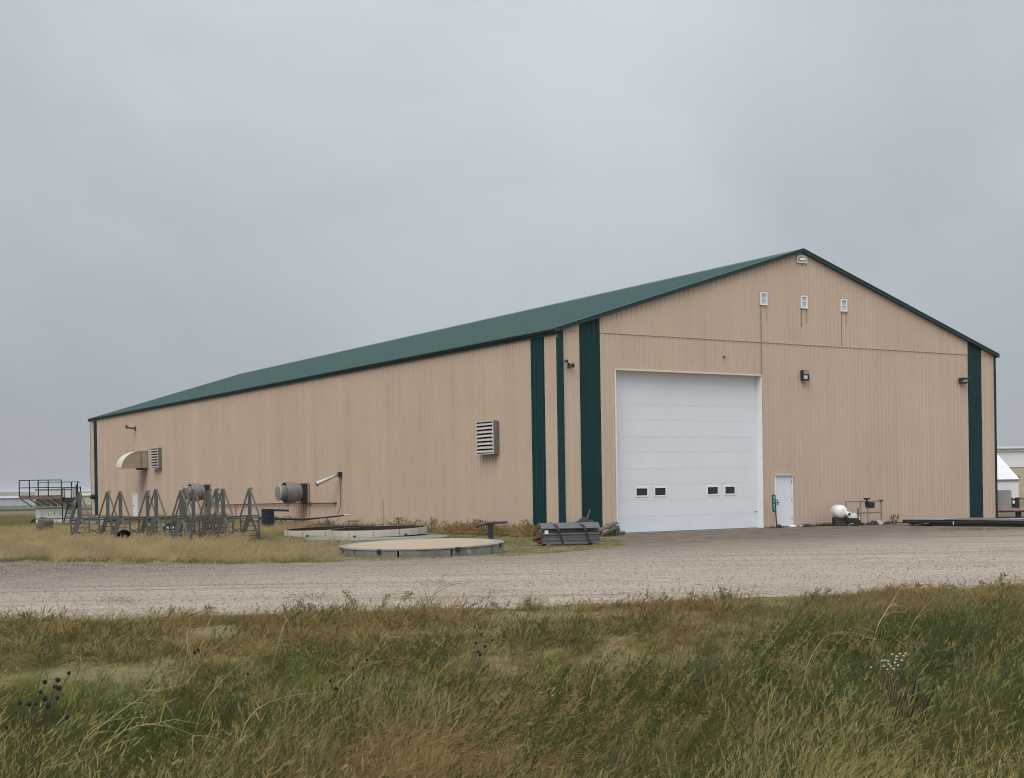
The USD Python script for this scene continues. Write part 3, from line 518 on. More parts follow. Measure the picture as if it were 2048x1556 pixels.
for a, b in (((592, 1038, 61.6), (586, 1056, 61.4)), ((636, 1036, 62), (643, 1055, 61.6)), ((655, 1035, 62), (652, 1054, 61.7)), ((562, 1040, 61), (567, 1060, 60.6))):
    obj('stake', MB().tube([Rinv @ (at(*a) - base), Rinv @ (at(*b) - base)], .022, 5), 'brown_pipe', o)
o = thing('side_door', 'narrow white door low on the far side wall behind the stands', 'door', on_side(52.6, .05, .015), RS)
obj('leaf', MB().box(-.5, .5, 0, .03, 0, 1.55), 'white_door', o); obj('frame', MB().box(-.58, -.51, 0, .05, 0, 1.62).box(.51, .58, 0, .05, 0, 1.62).box(-.51, .51, 0, .05, 1.56, 1.62), 'white_trim', o)
obj('handle', MB().box(.36, .44, .031, .08, .8, .86), 'black_metal', o)
o = thing('wall_fitting', 'small black round fitting near the far green stripe', 'fitting', on_side(63.4, 1.5, .03), RS)
obj('body', MB().lathe([(0, 0), (.16, 0), (.2, .2), (.12, .34), (0, .36)], 14, 'y'), 'black_metal', o); obj('arm', MB().tube([(0, .1, 0), (-.3, .12, .04)], .04, 6), 'black_metal', o)

# ------------------------------------------------------------------ steel stands
def make_stand(loc, rz, label):
    o = thing('steel_stand', label, 'stand', loc, rz, group='grey steel stands in the yard')
    LN, WZ, AP, HU = 1.26, .86, 1.87, .33; OX = .98
    for y in (0, LN):
        c = OX * y / LN; up = (0, 1, 0)
        obj('post', MB().box(c - .065, c + .065, y - .035, y + .035, WZ + .031, AP), 'stand_paint', o)
        for k in (-1, 1):
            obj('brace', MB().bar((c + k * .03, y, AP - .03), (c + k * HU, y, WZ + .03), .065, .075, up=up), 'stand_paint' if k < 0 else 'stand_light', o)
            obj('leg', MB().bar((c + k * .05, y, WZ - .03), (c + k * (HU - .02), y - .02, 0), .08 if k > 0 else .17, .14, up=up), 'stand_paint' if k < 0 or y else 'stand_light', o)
            obj('upright', MB().box(c + k * HU - .03, c + k * HU + .03, y - .03, y + .03, 0, WZ - .031), 'stand_paint', o)
        obj('waist_bar', MB().box(c - HU - .03, c + HU + .03, y - .03, y + .03, WZ - .03, WZ + .03), 'stand_paint', o)
        obj('gusset', MB().prism([(c - .07, WZ - .031), (c + .07, WZ - .031), (c + .17, WZ - .21), (c - .17, WZ - .21)], y - .045, y - .033), 'stand_paint', o)
        for z in (.14, .33, .5, .68): obj('rung', MB().bar((c - HU + .02, y + .05, z), (c + HU - .02, y + .05, z), .028), 'stand_paint', o)
    for k in (-1, 1):
        for z in (WZ - .07, .16): obj('rail', MB().bar((k * HU, .03, z), (OX + k * HU, LN - .03, z), .03, .05), 'stand_paint', o)
        m_ = (OX / 2 + k * HU, LN / 2, .18)
        obj('cross_brace', MB().bar((k * HU, .1, .45), m_, .03), 'stand_paint', o); obj('cross_brace', MB().bar((OX + k * HU, LN - .1, .45), m_, .03), 'stand_paint', o)
    obj('hook', MB().tube([(OX + .02, LN, AP - .01), (OX + .07, LN, AP + .03), (OX + .11, LN, AP - .01), (OX + .10, LN, AP - .07)], .02, 6), 'stand_paint', o)
    obj('spreader', MB().bar((-.05, .03, WZ), (OX - .05, LN - .03, WZ), .05), 'stand_paint', o)
    return o
ST_AX = .27
spots = [(161, 50.4, 'leftmost of the grey steel stands, in front of the white tank platform', 1.0), (242, 49.6, 'grey steel stand with a black culvert end at its foot', 1.0), (313.5, 49.2, 'grey steel stand between the culvert and the half hidden fan', 1.03),
         (363.5, 45.6, 'nearest grey steel stand, standing in front of the half hidden fan', 1.0), (388, 50.0, 'grey steel stand tucked behind the nearest one, seen against the hidden fan', 1.02), (447.5, 48.0, 'rightmost of the grey steel stands, beside the blue barrel', 1.02)]
first = None
for px, d, lab, sc in spots:
    p = at(px, 1080, d); p[2] = 0
    if first is None: first = make_stand(p, ST_AX, lab)
    else: dup(first, p, ST_AX + {313.5: -.05, 388: .06, 447.5: -.03}.get(px, .0), lab, scale=sc)

# ------------------------------------------------------------------ white tank with catwalk
tp = gp(101, 1049)
o = thing('tank_platform', 'white steel tank with a railed rusty catwalk at the far left', 'tank', tp, .10)
TW, TD, TT = 1.66, 1.2, 2.15
obj('tank_body', MB().box(-TW / 2, TW / 2 + .45, 0, TD, .02, TT), 'tank_white', o)
obj('skid', MB().box(-TW / 2 - 1.0, TW / 2 + 1.1, -.08, TD + .1, -.03, .06).prism([(-TW / 2 - .5, .06), (-TW / 2 - .01, .06), (-TW / 2 - .01, .42)], .0, .5), 'black_metal', o)
for z in (.36, .95, 2.06): obj('band', MB().box(-TW / 2 - .02, TW / 2 + .47, -.03, -.002, z - .03, z + .03), 'lamp_body', o)
for z, xs_ in ((.14, (.0, .35, -.2)), (.58, (-.45, -.1, .25, .6)), (.70, (.25,)), (1.18, (-.45, -.1, .25))):
    for x in xs_: obj('bolt_mark', MB().box(x - .015, x + .015, -.012, -.002, z - .06, z + .06), 'bronze', o)
obj('catwalk_deck', MB().box(-TW / 2 - .72, TW / 2, -.75, -.035, 1.50, 1.60), 'black_metal', o)
obj('kick_plate', MB().box(-TW / 2 - .72, TW / 2, -.77, -.751, 1.50, 1.72), 'rusty_deck', o)
for x in (-1.45, -.95, -.5, -.05, .35, .78):
    obj('bracket', MB().bar((x, -.72, 1.49), (x + .42, -.05, 1.08), .04), 'black_metal', o)
for k, x in enumerate((-TW / 2 - .71, -TW / 2 - .14, -.47, .09, TW / 2)):
    obj('rail_post', MB().box(x - .026, x + .026, -.77, -.72, 1.601, 2.57), 'black_metal', o)
for z in (2.14, 2.57): obj('rail', MB().box(-TW / 2 - .73, TW / 2 + .02, -.768, -.72, z, z + .05), 'black_metal', o)
for z in (2.1, 2.46): obj('rail', MB().box(-TW / 2 + .0, TW / 2 + .75, TD * .5, TD * .5 + .04, z, z + .04), 'black_metal', o)
obj('rail_post', MB().box(-TW / 2 - .02, -TW / 2 + .03, TD * .5, TD * .5 + .05, 0, 2.5), 'black_metal', o)
for x in (TW / 2 + .02,): obj('tall_post', MB().box(x, x + .05, -.8, -.75, 0, 2.15), 'black_metal', o)
for x in (TW / 2 + .35, TW / 2 + .7, TW / 2 + .86): obj('tall_post', MB().box(x - .03, x + .03, .2, .26, 0 if x > 1.5 else 1.2, 2.5 if x < 1.6 else 2.2), 'black_metal', o)
for x in (TW / 2 + .12, TW / 2 + .52): obj('rail_post', MB().box(x - .025, x + .025, -.63, -.58, 1.56, 2.17), 'black_metal', o)
obj('screen', MB().box(TW / 2 + .62, TW / 2 + .70, .05, .28, .9, 2.3), 'black_metal', o)
obj('landing', MB().box(TW / 2 + .03, TW / 2 + .75, -.6, .3, 1.42, 1.56), 'black_metal', o); obj('rail', MB().box(TW / 2, TW / 2 + .9, -.62, -.58, 2.12, 2.17), 'black_metal', o)
obj('stringer', MB().bar((TW / 2 + .78, .0, 1.5), (TW / 2 + .45, -.9, .02), .05, .16), 'black_metal', o); obj('stringer', MB().bar((TW / 2 + .2, .0, 1.1), (TW / 2 + .1, -.9, .02), .04, .1), 'black_metal', o)
for k in range(6): obj('tread', MB().box(TW / 2 + .1, TW / 2 + .7, -.05 - .13 * k, .08 - .13 * k, 1.3 - .22 * k, 1.33 - .22 * k), 'black_metal', o)

# ------------------------------------------------------------------ yard things on the left
o = thing('wood_stump', 'weathered grey wooden stump tilting in the grass by the white tank', 'stump', gp(87, 1068), .2)
R = rotx(.12) @ roty(.2)
obj('trunk', MB().lathe([(.0, -.05), (.36, -.05), (.37, .12), (.33, .38), (.345, .66), (.30, .72), (.25, .64), (0, .60)], 14).move(R), 'wood_weathered', o)
for z in (.16, .3): obj('band', MB().lathe([(.36, z), (.385, z + .02), (.385, z + .05), (.35, z + .07)], 14).move(R), 'brown_pipe', o)
obj('split', MB().box(-.05, .3, -.40, -.33, .2, .27).move(R), 'black_metal', o)
o = thing('culvert_pipe', 'short black corrugated culvert pipe lying in the golden grass', 'pipe', at(248.5, 1080, 47.6) * [1, 1, 0], .3)
obj('wall', MB().lathe([(.25, 0), (.27, 0)] + [(.27 + .012 * (k % 2), .05 * k) for k in range(1, 20)] + [(.25, .95), (.25, .0)], 22, 'y', (0, 0, .2)), 'black_metal', o); obj('rim', MB().lathe([(.245, -.02), (.285, -.02), (.285, .02), (.245, .02), (.245, -.02)], 22, 'y', (0, 0, .2)), 'gutter_black', o)
obj('cap', MB().lathe([(0, .5), (.25, .5)], 22, 'y', (0, 0, .2)), 'gutter_black', o)
for px, lab in ((181, 'grey feed trough lying behind the left steel stands'), (207, 'second grey trough behind the left steel stands, near the far green stripe')):
    o = thing('metal_trough', lab, 'trough', gp(px, 1053), .15)
    obj('basin', MB().prism([(-.42, .55), (-.25, .08), (.25, .08), (.42, .55), (.38, .55), (.22, .12), (-.22, .12), (-.38, .55)], 0, 1.2), 'lamp_body', o)
    obj('end_plate', MB().prism([(-.40, .54), (-.24, .1), (.24, .1), (.40, .54)], .03, .06), 'pale_galvanised' if px > 200 else 'lamp_body', o); obj('foot', MB().box(-.3, .3, .1, .18, 0, .08).box(-.3, .3, 1.0, 1.08, 0, .08), 'black_metal', o)
o = thing('scrap_reel', 'low dark wire reel with white discs behind the steel stands', 'reel', gp(341, 1076), .1)
for y in (0, .5): obj('disc', MB().lathe([(0, y), (.3, y), (.3, y + .04), (0, y + .04)], 18, 'y', (0, 0, .3)), 'black_metal', o)
obj('hub', MB().lathe([(.12, .04), (.12, .5)], 12, 'y', (0, 0, .3)), 'lamp_body', o)
for a in range(4): obj('label_plate', MB().box(-.19 + .2 * (a % 2), -.06 + .2 * (a % 2), -.012, -.002, .2 + .16 * (a // 2), .29 + .16 * (a // 2)), 'propane_white', o)
o = thing('oil_drum', 'dark blue barrel standing by the side wall', 'barrel', gp(536, 1060.5))
obj('barrel_body', MB().lathe([(0, 0), (.30, 0), (.30, .02), (.29, .04), (.29, .3), (.31, .32), (.29, .34), (.29, .58), (.31, .60), (.29, .62), (.29, .87), (.30, .9), (.27, .9), (.27, .87), (0, .87)], 24), 'blue_plastic', o, smooth=35)
obj('bung', MB().lathe([(.03, .87), (.03, .9), (0, .9)], 8, 'z', (.15, 0, 0)), 'black_metal', o); obj('bar', MB().bar((-.28, 0, .93), (.95, .1, .88), .07, .1), 'black_metal', o)
def pan(cx, dep, r, h, z0, tilt, label):
    p = at(cx, 1070, dep); p[2] = z0 + .04
    o = thing('round_pan', label, 'pan', p, 0, group='shallow round steel pans beside the wall', rx=.014, ry=tilt)
    obj('side', MB().lathe([(r - .02, 0), (r, 0), (r + .01, h * .5), (r, h), (r - .03, h), (r - .03, h - .002)], 56), 'pan_cream', o, smooth=30)
    obj('lining', MB().lathe([(r - .031, h - .01), (r - .035, .04), (0, .03)], 56), 'maroon', o, smooth=30)
    for a in (-1.95, -.9): obj('lug', MB().box(-.05, .05, -.03, .05, .0, .07).move(rotz(a + math.pi / 2), (r * math.cos(a), r * math.sin(a), 0)), 'bronze', o)
    for k in range(5): a = -2.6 + k * .52; obj('weld_seam', MB().box(-.012, .012, -.006, .01, .02, h - .02).move(rotz(a + math.pi / 2), ((r + .008) * math.cos(a), (r + .008) * math.sin(a), 0)), 'rim_pale', o)
pan(663, 53.0, 1.86, .24, .0, -.026, 'cream round pan with dark maroon lining nearest the wall')
pan(756.5, 48.6, 1.80, .24, .10, -.02, 'cream round pan with dark maroon lining resting on the round slab')
p = at(754, 1080, 47.2); p[2] = 0
o = thing('round_slab', 'thin pale round slab lying under the front cream pan', 'slab', p)
obj('disc', MB().lathe([(0, .0), (2.52, .0), (2.55, .02), (2.55, .10), (2.50, .11), (0, .11)], 56), 'slab_grey', o, smooth=25)
for a in (-2.0, -.62): obj('bolt_pocket', MB().box(-.08, .08, -.04, .05, .02, .09).move(rotz(a + math.pi / 2), (2.53 * math.cos(a), 2.53 * math.sin(a), 0)), 'black_metal', o)
p = at(844.5, 1100, 37.4); p[2] = 0
o = thing('concrete_ring', 'low round concrete tank lid with tan sheet top in front of the side wall', 'tank lid', p + [0, 0, .03], rx=.02, ry=-.012)
NR, RR, RZ = 10, 2.31, .20
for k in range(NR):
    a0, a1 = (k + .02) * 2 * math.pi / NR + .1, (k + .98) * 2 * math.pi / NR + .1
    aa = np.linspace(a0, a1, 4); mb = MB()
    v = [(rr * math.cos(a), rr * math.sin(a), z) for a in aa for rr, z in ((RR, -.14), (RR, RZ), (RR - .16, RZ), (RR - .16, -.14))]
    f = [t_ for i in range(3) for j in range(3) for t_ in ((i * 4 + j, i * 4 + 4 + j, i * 4 + 5 + j), (i * 4 + j, i * 4 + 5 + j, i * 4 + 1 + j))] + [(0, 1, 2), (0, 2, 3), (12, 14, 13), (12, 15, 14)]
    obj('wall_segment', mb.add(v, f), 'concrete', o)
obj('rim', MB().lathe([(RR - .26, RZ + .004), (RR + .015, RZ + .004), (RR + .015, RZ + .03), (RR - .10, RZ + .045), (RR - .26, RZ + .03)], 56), 'rim_pale', o)
nr = 40; thx = np.arange(nr) * 2 * math.pi / nr
obj('top_sheet', MB().lathe([(RR - .24, RZ + .034), (1.6, RZ + .03), (.9, RZ + .02), (0, RZ + .015)], nr), 'tan_sheet', o, smooth=True)
for a in (-2.02, -1.08, -.3, -2.75): obj('notch', MB().box(-.06, .06, -.025, .04, RZ - .08, RZ + .035).move(rotz(a + math.pi / 2), ((RR + .012) * math.cos(a), (RR + .012) * math.sin(a), 0)), 'black_metal', o)
o = thing('bollard_post', 'dark blue post with a bent black crossbar standing in the weeds', 'post', at(981.5, 1080, 43.5) * [1, 1, 0])
obj('column', MB().lathe([(0, 0), (.085, 0), (.085, .60), (.07, .63), (0, .63)], 14), 'navy_paint', o, smooth=40); obj('crossbar', MB().tube([(-.50, 0, .52), (-.36, 0, .565), (-.06, .0, .64), (.1, 0, .65), (.56, 0, .655)], .04, 8), 'black_metal', o); obj('collar', MB().lathe([(.1, .56), (.1, .64), (0, .65)], 14), 'black_metal', o)

# bundle of grey boards strapped together
b0, b1 = gp(1086, 1092), gp(1202, 1089.5)
axis = b1 - b0; ln = np.linalg.norm(axis[:2]); o = thing('strapped_bundle', 'strapped bundle of grey boards with a rusty end lying before the corner', 'bundle', b0, math.atan2(axis[1], axis[0]))
rows = [(0.0, .10, .02), (.10, .18, .0), (.185, .26, .04), (.265, .34, .02), (.345, .44, .06)]
for k, (z0, z1, off) in enumerate(rows):
    for j in range(5):
        y = .02 + off + j * .155
        if k == 4 and j in (0, 4): continue
        obj('board', MB().box(-.02 + .02 * rng.random(), ln - .03 + .04 * rng.random(), y, y + .145, z0 + .06, z1 + .055), 'grey_board', o)
obj('cover_board', MB().prism([(-.03, 0), (ln, 0), (ln, .02), (-.03, .02)], 0, .34).move(rotx(.5), (0, .08, .51)), 'grey_board', o); obj('cover_board', MB().box(-.03, ln - .02, .38, .75, .62, .64), 'grey_board', o)
obj('end_rust', MB().box(-.06, -.03, .03, .75, .05, .42), 'rust_red', o)
for k in range(7): obj('rusty_end', MB().tube([(-.16 - .06 * rng.random(), .06 + .1 * k, .1 + .26 * rng.random()), (-.03, .06 + .1 * k, .12 + .25 * rng.random())], .045, 6), 'rust_red', o)
for x in (.62, 1.45):
    obj('strap', MB().bar((x, -.03, .05), (x - .12, -.02, .44), .06, .012, up=(0, 1, 0)).bar((x - .12, -.02, .44), (x - .16, .12, .60), .06, .012).bar((x - .16, .12, .60), (x - .3, .48, .70), .07, .012), 'black_metal', o)
for x in (.1, ln - .25): obj('skid', MB().box(x, x + .15, .02, .8, -.02, .058), 'wood_weathered', o)
obj('white_tag', MB().box(.06, .17, .0, .018, .36, .47), 'propane_white', o)
# rock, ramp and blocks by the overhead door
def gab(px, py, off):                     # point in a plane that stands off metres before the gable
    d = ray(px, py); n = np.array([ST, -CT, 0]); k = (off - (ORG - np.array([NX, NY, 0])) @ n) / (d @ n); return ORG + d * k
def foot(px, off, z=0.0): q = gab(px, 1052, off); q[2] = z; return q
o = thing('tarp_heap', 'dark lumpy heap behind the strapped bundle against the wall', 'heap', bw(.5, -.7))
m = trimesh.creation.icosphere(3, 1.0); v = m.vertices * [.62, .4, .46]; v = v * (1 + .9 * (meshkit.fbm(m.vertices * 2.2, 3, 2)[:, None] - .5)); obj('heap', (v + [0, 0, .15], m.faces), 'dark_clutter', o, smooth=True)
obj('stick', MB().tube([(.1, 0, .5), (.25, .05, .95)], .03, 6), 'wood_weathered', o)
o = thing('timber_ramp', 'weathered timber ramp sloping up beside the overhead door', 'ramp', foot(1215, 1.5), TH)
obj('plank', MB().bar((-.42, 0, .20), (.36, 0, .47), .34, .06), 'wood_weathered', o); obj('plank', MB().bar((-.4, -.24, .1), (.3, -.24, .36), .1, .07), 'wood_weathered', o)
for x in (-.15, .08, .24): obj('prop', MB().box(x, x + .07, -.15, -.08, 0, .24 + .3 * x), 'wood_weathered', o)
for k, (px, z, w_) in enumerate(((1226, 0, .42), (1238, 0, .32), (1228, .15, .36), (1224, .30, .30), (1217, 0, .3))):
    o = thing('concrete_block', ('grey concrete block at the foot of the overhead door jamb', 'lowest rightmost concrete block in front of the overhead door', 'middle concrete block of the small pile by the timber ramp', 'topmost concrete block of the small pile by the timber ramp', 'grey concrete block under the timber ramp')[k], 'block', foot(px, 1.35 + .02 * k, z), TH + .15 * k)
    obj('block', MB().box(0, w_, 0, .26, 0.0, .145), 'concrete_block', o); obj('core', MB().box(.05, w_ - .05, -.003, .2, .04, .10), 'dark_clutter', o)

# ------------------------------------------------------------------ right of the overhead door
o = thing('address_sign', 'narrow green address sign with pale digits on a dark post', 'sign', bw(10.16, -.42, 0), TH - .35)
lean = -.05
obj('post', MB().bar((0, 0, 0), (lean - .02, 0, 1.2), .05, .04), 'bronze', o)
bl = Polygon([(-.05, .66), (.05, .66), (.05, 1.28), (-.05, 1.28)]).buffer(.035)
obj('blade', MB().prism(list(bl.exterior.coords)[:-1], -.035, -.028).move(roty(-.04), (lean - .03, 0, .02)), 'sign_green', o)
for k, ch in enumerate('8403'):
    tm = meshkit.text_mesh(ch, .10, .003, bold=True); v = np.array(tm.vertices); v[:, 0] -= v[:, 0].mean()
    obj('digit', MB().add(np.stack([v[:, 0], -v[:, 2] - .0355, v[:, 1] + 1.16 - .155 * k], 1), tm.faces).move(roty(-.04), (lean - .03, 0, .02)), 'sign_white', o)
obj('footing', MB().ball((.1, .02, .04), .12, 1, (1, .8, .9)), 'dark_clutter', o)
for k, (s, y, r, lab) in enumerate(((11.25, -.22, .10, 'small white stone at the entry door sill'), (11.75, -.22, .07, 'smaller white stone right of the entry door'))):
    m = trimesh.creation.icosphere(2, 1.0); v = m.vertices * [1.6, 1, .6] * r * (1 + .3 * (meshkit.noise(m.vertices * 2 + k, 4)[:, None] - .5))
    tag(obj('stone', (v + bw(s, y, r * .3), m.faces), 'propane_white'), lab, 'stone')
VA = math.atan2(53, 13.4)                  # heading of the line of sight there
o = thing('propane_tank', 'white rounded propane tank seen end on against the gable wall', 'tank', foot(1679, 1.0), VA + .25)
pr = [(0, -.04)] + [(.27 * math.sin(a), .16 - .2 * math.cos(a)) for a in np.linspace(.2, math.pi / 2, 7)] + [(.27, .75)] + [(.27 * math.cos(a), .75 + .2 * math.sin(a)) for a in np.linspace(.2, math.pi / 2, 7)]
obj('shell', MB().lathe(pr, 26, 'x', (-.4, 0, .60)), 'propane_white', o, smooth=50)
obj('valve', MB().lathe([(.0, -.02), (.09, .0), (.1, .12), (.1, .22)], 12, 'x', (-.55, -.26, .50)), 'propane_white', o, smooth=50); obj('gauge', MB().tube([(-.57, -.26, .50), (-.6, -.26, .50)], .05, 8), 'black_metal', o)
for x in (-.25, .25): obj('saddle', MB().box(x, x + .08, -.22, .22, 0, .36), 'dark_clutter', o)
obj('axle', MB().box(-.45, .4, -.30, -.22, .22, .34), 'dark_clutter', o)
o = thing('welding_cart', 'dark welding cart with a white box on top beside the propane tank', 'cart', foot(1702, 1.15), TH - .5)
obj('frame', MB().box(-.42, .30, -.2, .2, .12, .17).box(-.25, .28, -.18, .18, .171, .31), 'dark_clutter', o)
obj('white_box', MB().box(-.16, .18, -.16, .16, .34, .53), 'propane_white', o); obj('tray', MB().box(-.2, .28, -.2, .2, .311, .338), 'lamp_body', o)
for x in (-.33, .2): obj('wheel', MB().lathe([(0, -.26), (.12, -.26), (.14, -.24), (.14, -.2), (0, -.2)], 16, 'y', (x, 0, .14)), 'black_metal', o)
obj('engine', MB().box(-.46, -.22, -.17, .17, .171, .4).ball((-.34, 0, .42), .11, 1), 'dark_clutter', o)
for k in range(3): obj('fitting', MB().ball((-.40 + .07 * k, -.2, .30 + .05 * (k % 2)), .035, 1), 'propane_white', o)
obj('hose', MB().tube([(-.4, -.15, .35), (-.2, -.3, .1), (.1, -.3, .04), (.22, -.25, .12), (.24, -.2, .45), (.27, -.1, .72)], .028, 6), 'black_metal', o)
o = thing('gas_cylinder', 'small white gas cylinder standing right of the welding cart', 'cylinder', foot(1715.5, 1.35), TH)
obj('bottle', MB().lathe([(0, .03), (.09, .03), (.10, .06), (.10, .30), (.085, .37), (.04, .40), (0, .40)], 20), 'propane_white', o, smooth=45); obj('foot_ring', MB().lathe([(.085, 0), (.085, .03)], 16), 'lamp_body', o)
obj('collar', MB().lathe([(.055, .39), (.055, .47), (.048, .47), (.048, .395)], 14), 'propane_white', o); obj('valve', MB().box(-.02, .02, -.02, .02, .39, .5), 'lamp_body', o)
p0, p1, p2 = foot(1693, .7), foot(1721.5, .7), foot(1763, .7); o = thing('pipe_rack', 'brown pipe rail frame with two bays standing against the gable wall', 'frame', p0, TH)
X1, X2 = np.linalg.norm(p1 - p0), np.linalg.norm(p2 - p0)
for x in (0, X1, X2): obj('upright', MB().tube([(x, 0, 0), (x, 0, 1.02)], .032, 7), 'pipe_frame', o)
for z, x0 in ((.50, 0), (.98, 0)): obj('rail', MB().tube([(x0, 0, z), (X2, 0, z)], .028, 7), 'pipe_frame', o)
obj('corner_cap', MB().box(X2 - .1, X2 + .06, -.05, .05, .95, 1.03), 'brown_pipe', o)
o = thing('meter_box', 'black meter box on a thin post inside the pipe frame', 'box', foot(1735.5, 1.0), TH)
obj('post', MB().tube([(0, 0, 0), (0, 0, .75)], .026, 6), 'pipe_frame', o); obj('housing', MB().prism([(-.06, .96), (.32, .93), (.28, .70), (.0, .69)], -.12, .1), 'black_metal', o); obj('cap', MB().box(-.14, .06, -.08, .08, 1.05, 1.12).box(-.06, -.01, -.03, .03, .961, 1.05), 'black_metal', o)
for k, (px, y, sc, lab) in enumerate(((1722, 1.2, .10, 'dark short stub at the foot of the middle upright of the pipe frame'), (1738, 1.2, .08, 'dark small lump at the foot of the meter post'), (1748, 1.25, .13, 'dark clod of rubble inside the pipe frame'), (1758, 1.25, .12, 'pale topped rubble lump right of the pipe frame'), (1773, 1.3, .09, 'dark lump between the pipe frame and the black deck'))):
    m = trimesh.creation.icosphere(2, 1.0); v = m.vertices * [1.5, 1, .9] * sc * (1 + .5 * (meshkit.noise(m.vertices * 2.5 + k * 7, 5)[:, None] - .5)); tag(obj('rubble', (v + foot(px, y, sc * .5), m.faces), 'rock' if k == 3 else 'dark_clutter'), lab, 'rubble')
# flat steel deck on the ground at the right
pa, pb = at(1806, 1050, 53.2), at(2070, 1050, 49.6); pa[2] = pb[2] = 0
ax = pb - pa; ln = np.linalg.norm(ax); o = thing('steel_deck', 'low black steel deck lying along the gable wall at the right', 'platform', pa, math.atan2(ax[1], ax[0]))
for k in range(4): obj('deck_plate', MB().bar((k * 1.75, 1.15, .262 + .006 * (k % 2)), (k * 1.75 + 1.73, 1.15, .258 - .005 * (k % 3)), 2.3, .02), ('lamp_body', 'rusty_deck', 'lamp_body', 'lamp_body')[k], o)
obj('edge_beam', MB().box(1.2, ln + 1.5, .03, .1, .0, .119), 'black_metal', o)
for k in range(6):
    x0 = k * 1.15; j = (.0, .012, -.008, .016, .004, .01)[k]; obj('edge_beam', MB().bar((x0, -.03 + j, .18 + j), (x0 + 1.14, -.03 - j, .185 - j), .045, .13 - .02 * (k % 2)), 'black_metal', o)
obj('edge_beam', MB().box(.0, ln + 1.5, 2.301, 2.35, .05, .25), 'black_metal', o)
for k in range(7): obj('joist', MB().box(.25 + k * .85, .33 + k * .85, .0, 2.29, .06, .209), 'black_metal', o)
for x in (.35, .75, 2.0, 3.6, 5.0): obj('foot', MB().box(x, x + .08, .02, .1, -.05, .119), 'black_metal', o)
obj('white_pin', MB().box(2.12, 2.15, -.062, -.051, .06, .2), 'propane_white', o)
obj('angle_iron', MB().bar((2.9, .1, .275), (ln + 1.4, .25, .275), .06, .05), 'slab_grey', o)
# behind the right corner: flatbed with tank, white shed trailer, white building
fb = gp(2016, 1036)
o = thing('flatbed_trailer', 'low flatbed trailer with pinkish plank deck behind the right corner', 'trailer', fb, .05)
for k in range(5): obj('deck_plank', MB().box(-1.6, 1.3, .05 + k * .3, .33 + k * .3, .36, .44), 'pink_wood', o)
obj('side_rail', MB().box(-1.6, 1.3, 0, .049, .34, .43), 'pink_wood', o); obj('under_rail', MB().box(-1.6, 1.3, .02, .08, .26, .339), 'rust_red', o); obj('headboard', MB().box(.42, .60, .1, .18, .441, .95).box(.42, .60, .85, .93, .441, .95).box(.42, .48, .181, .849, .8, .9), 'black_metal', o)
obj('stand_leg', MB().box(.48, .68, .1, .3, -.02, .269), 'black_metal', o)
for y in (.2, 1.1): obj('wheel', MB().lathe([(0, 0), (.2, 0), (.24, .03), (.24, .15), (.2, .18), (0, .18)], 18, 'y', (-1.0, y, .24)), 'black_metal', o)
obj('hose', MB().tube([(.62, .2, .9), (.85, .1, .85), (1.0, .05, .6), (1.02, .0, .44)], .03, 6), 'brown_pipe', o)
o = thing('poly_tank', 'grey square liquid tank standing on the flatbed trailer', 'tank', fb + [-.55, .35, .441], .05)
m = trimesh.creation.box([1.5, 1.0, .86]); obj('body', MB().prism(list(Polygon([(-.72, .03), (.80, .03), (.80, .82), (-.72, .82)]).buffer(.03).exterior.coords)[:-1], -.1, .8), 'grey_poly', o, smooth=50); obj('lid', MB().lathe([(0, 0), (.2, 0), (.2, .05), (0, .06)], 16, 'z', (-.1, .35, .86)), 'lamp_body', o); obj('rib', MB().box(.10, .16, -.115, -.101, .05, .8), 'grey_poly', o)
SD = 78.0; c0 = at(2038, 1019, SD); c0[2] = 0
o = thing('white_shed', 'white skid shed with sloping hip roof behind the flatbed trailer', 'shed', c0, .02)
ez = at(2038, 958, SD)[2]; rz_ = at(2018, 925, SD)[2]; rx = .62
obj('body', MB().box(-6, 0, 0, 3.0, .35, ez - .04), 'far_white', o)
obj('roof', MB().add([(-6, -.08, ez), (.03, -.08, ez), (-rx, 1.5, rz_ + .5), (-6, 1.5, rz_ + .5), (.03, 3.08, ez), (-6, 3.08, ez)], [(0, 1, 2), (0, 2, 3), (1, 4, 2), (3, 2, 4), (3, 4, 5)]), 'far_white', o)
obj('eave_trim', MB().box(-6, .03, -.09, -.02, ez - .07, ez - .002), 'lamp_body', o); obj('skid', MB().box(-6, .05, .1, .3, 0, .349).box(-6, .05, 2.6, 2.8, 0, .349), 'black_metal', o)
WD = 125.0; c1 = at(1960, 1010, WD); c1[2] = 0; top = at(2010, 893, WD)[2]; bot = at(2030, 934, WD)[2]
o = thing('white_building', 'long white steel building far behind the right corner', 'building', c1, .0)
obj('upper_wall', MB().box(-6, 30, 0, .3, bot, top - .45), 'far_white', o)
obj('roof', MB().prism([(-.35, top - .40), (9, top + 1.6), (9, top + 1.45), (-.35, top - .52)], -30, 6).move(rotz(math.pi / 2) if 0 else None), 'far_white', o) if 0 else obj('roof', MB().box(-6.2, 30.2, -.35, 8, top - .2, top), 'far_white', o)
obj('eave_trim', MB().box(-6.1, 30.1, -.2, -.002, top - .42, top - .202), 'pale_galvanised', o)
for k in range(12): obj('lower_panel', MB().box(-6 + k * 3.0, -3.02 + k * 3.0, .05, .3, 0, bot - .01), 'far_tan', o)
for k in range(6): obj('vent_slot', MB().box(2.4 + k * .9, 2.9 + k * .9, .02, .049, bot - 1.15, bot - .9), 'brown_pipe', o)
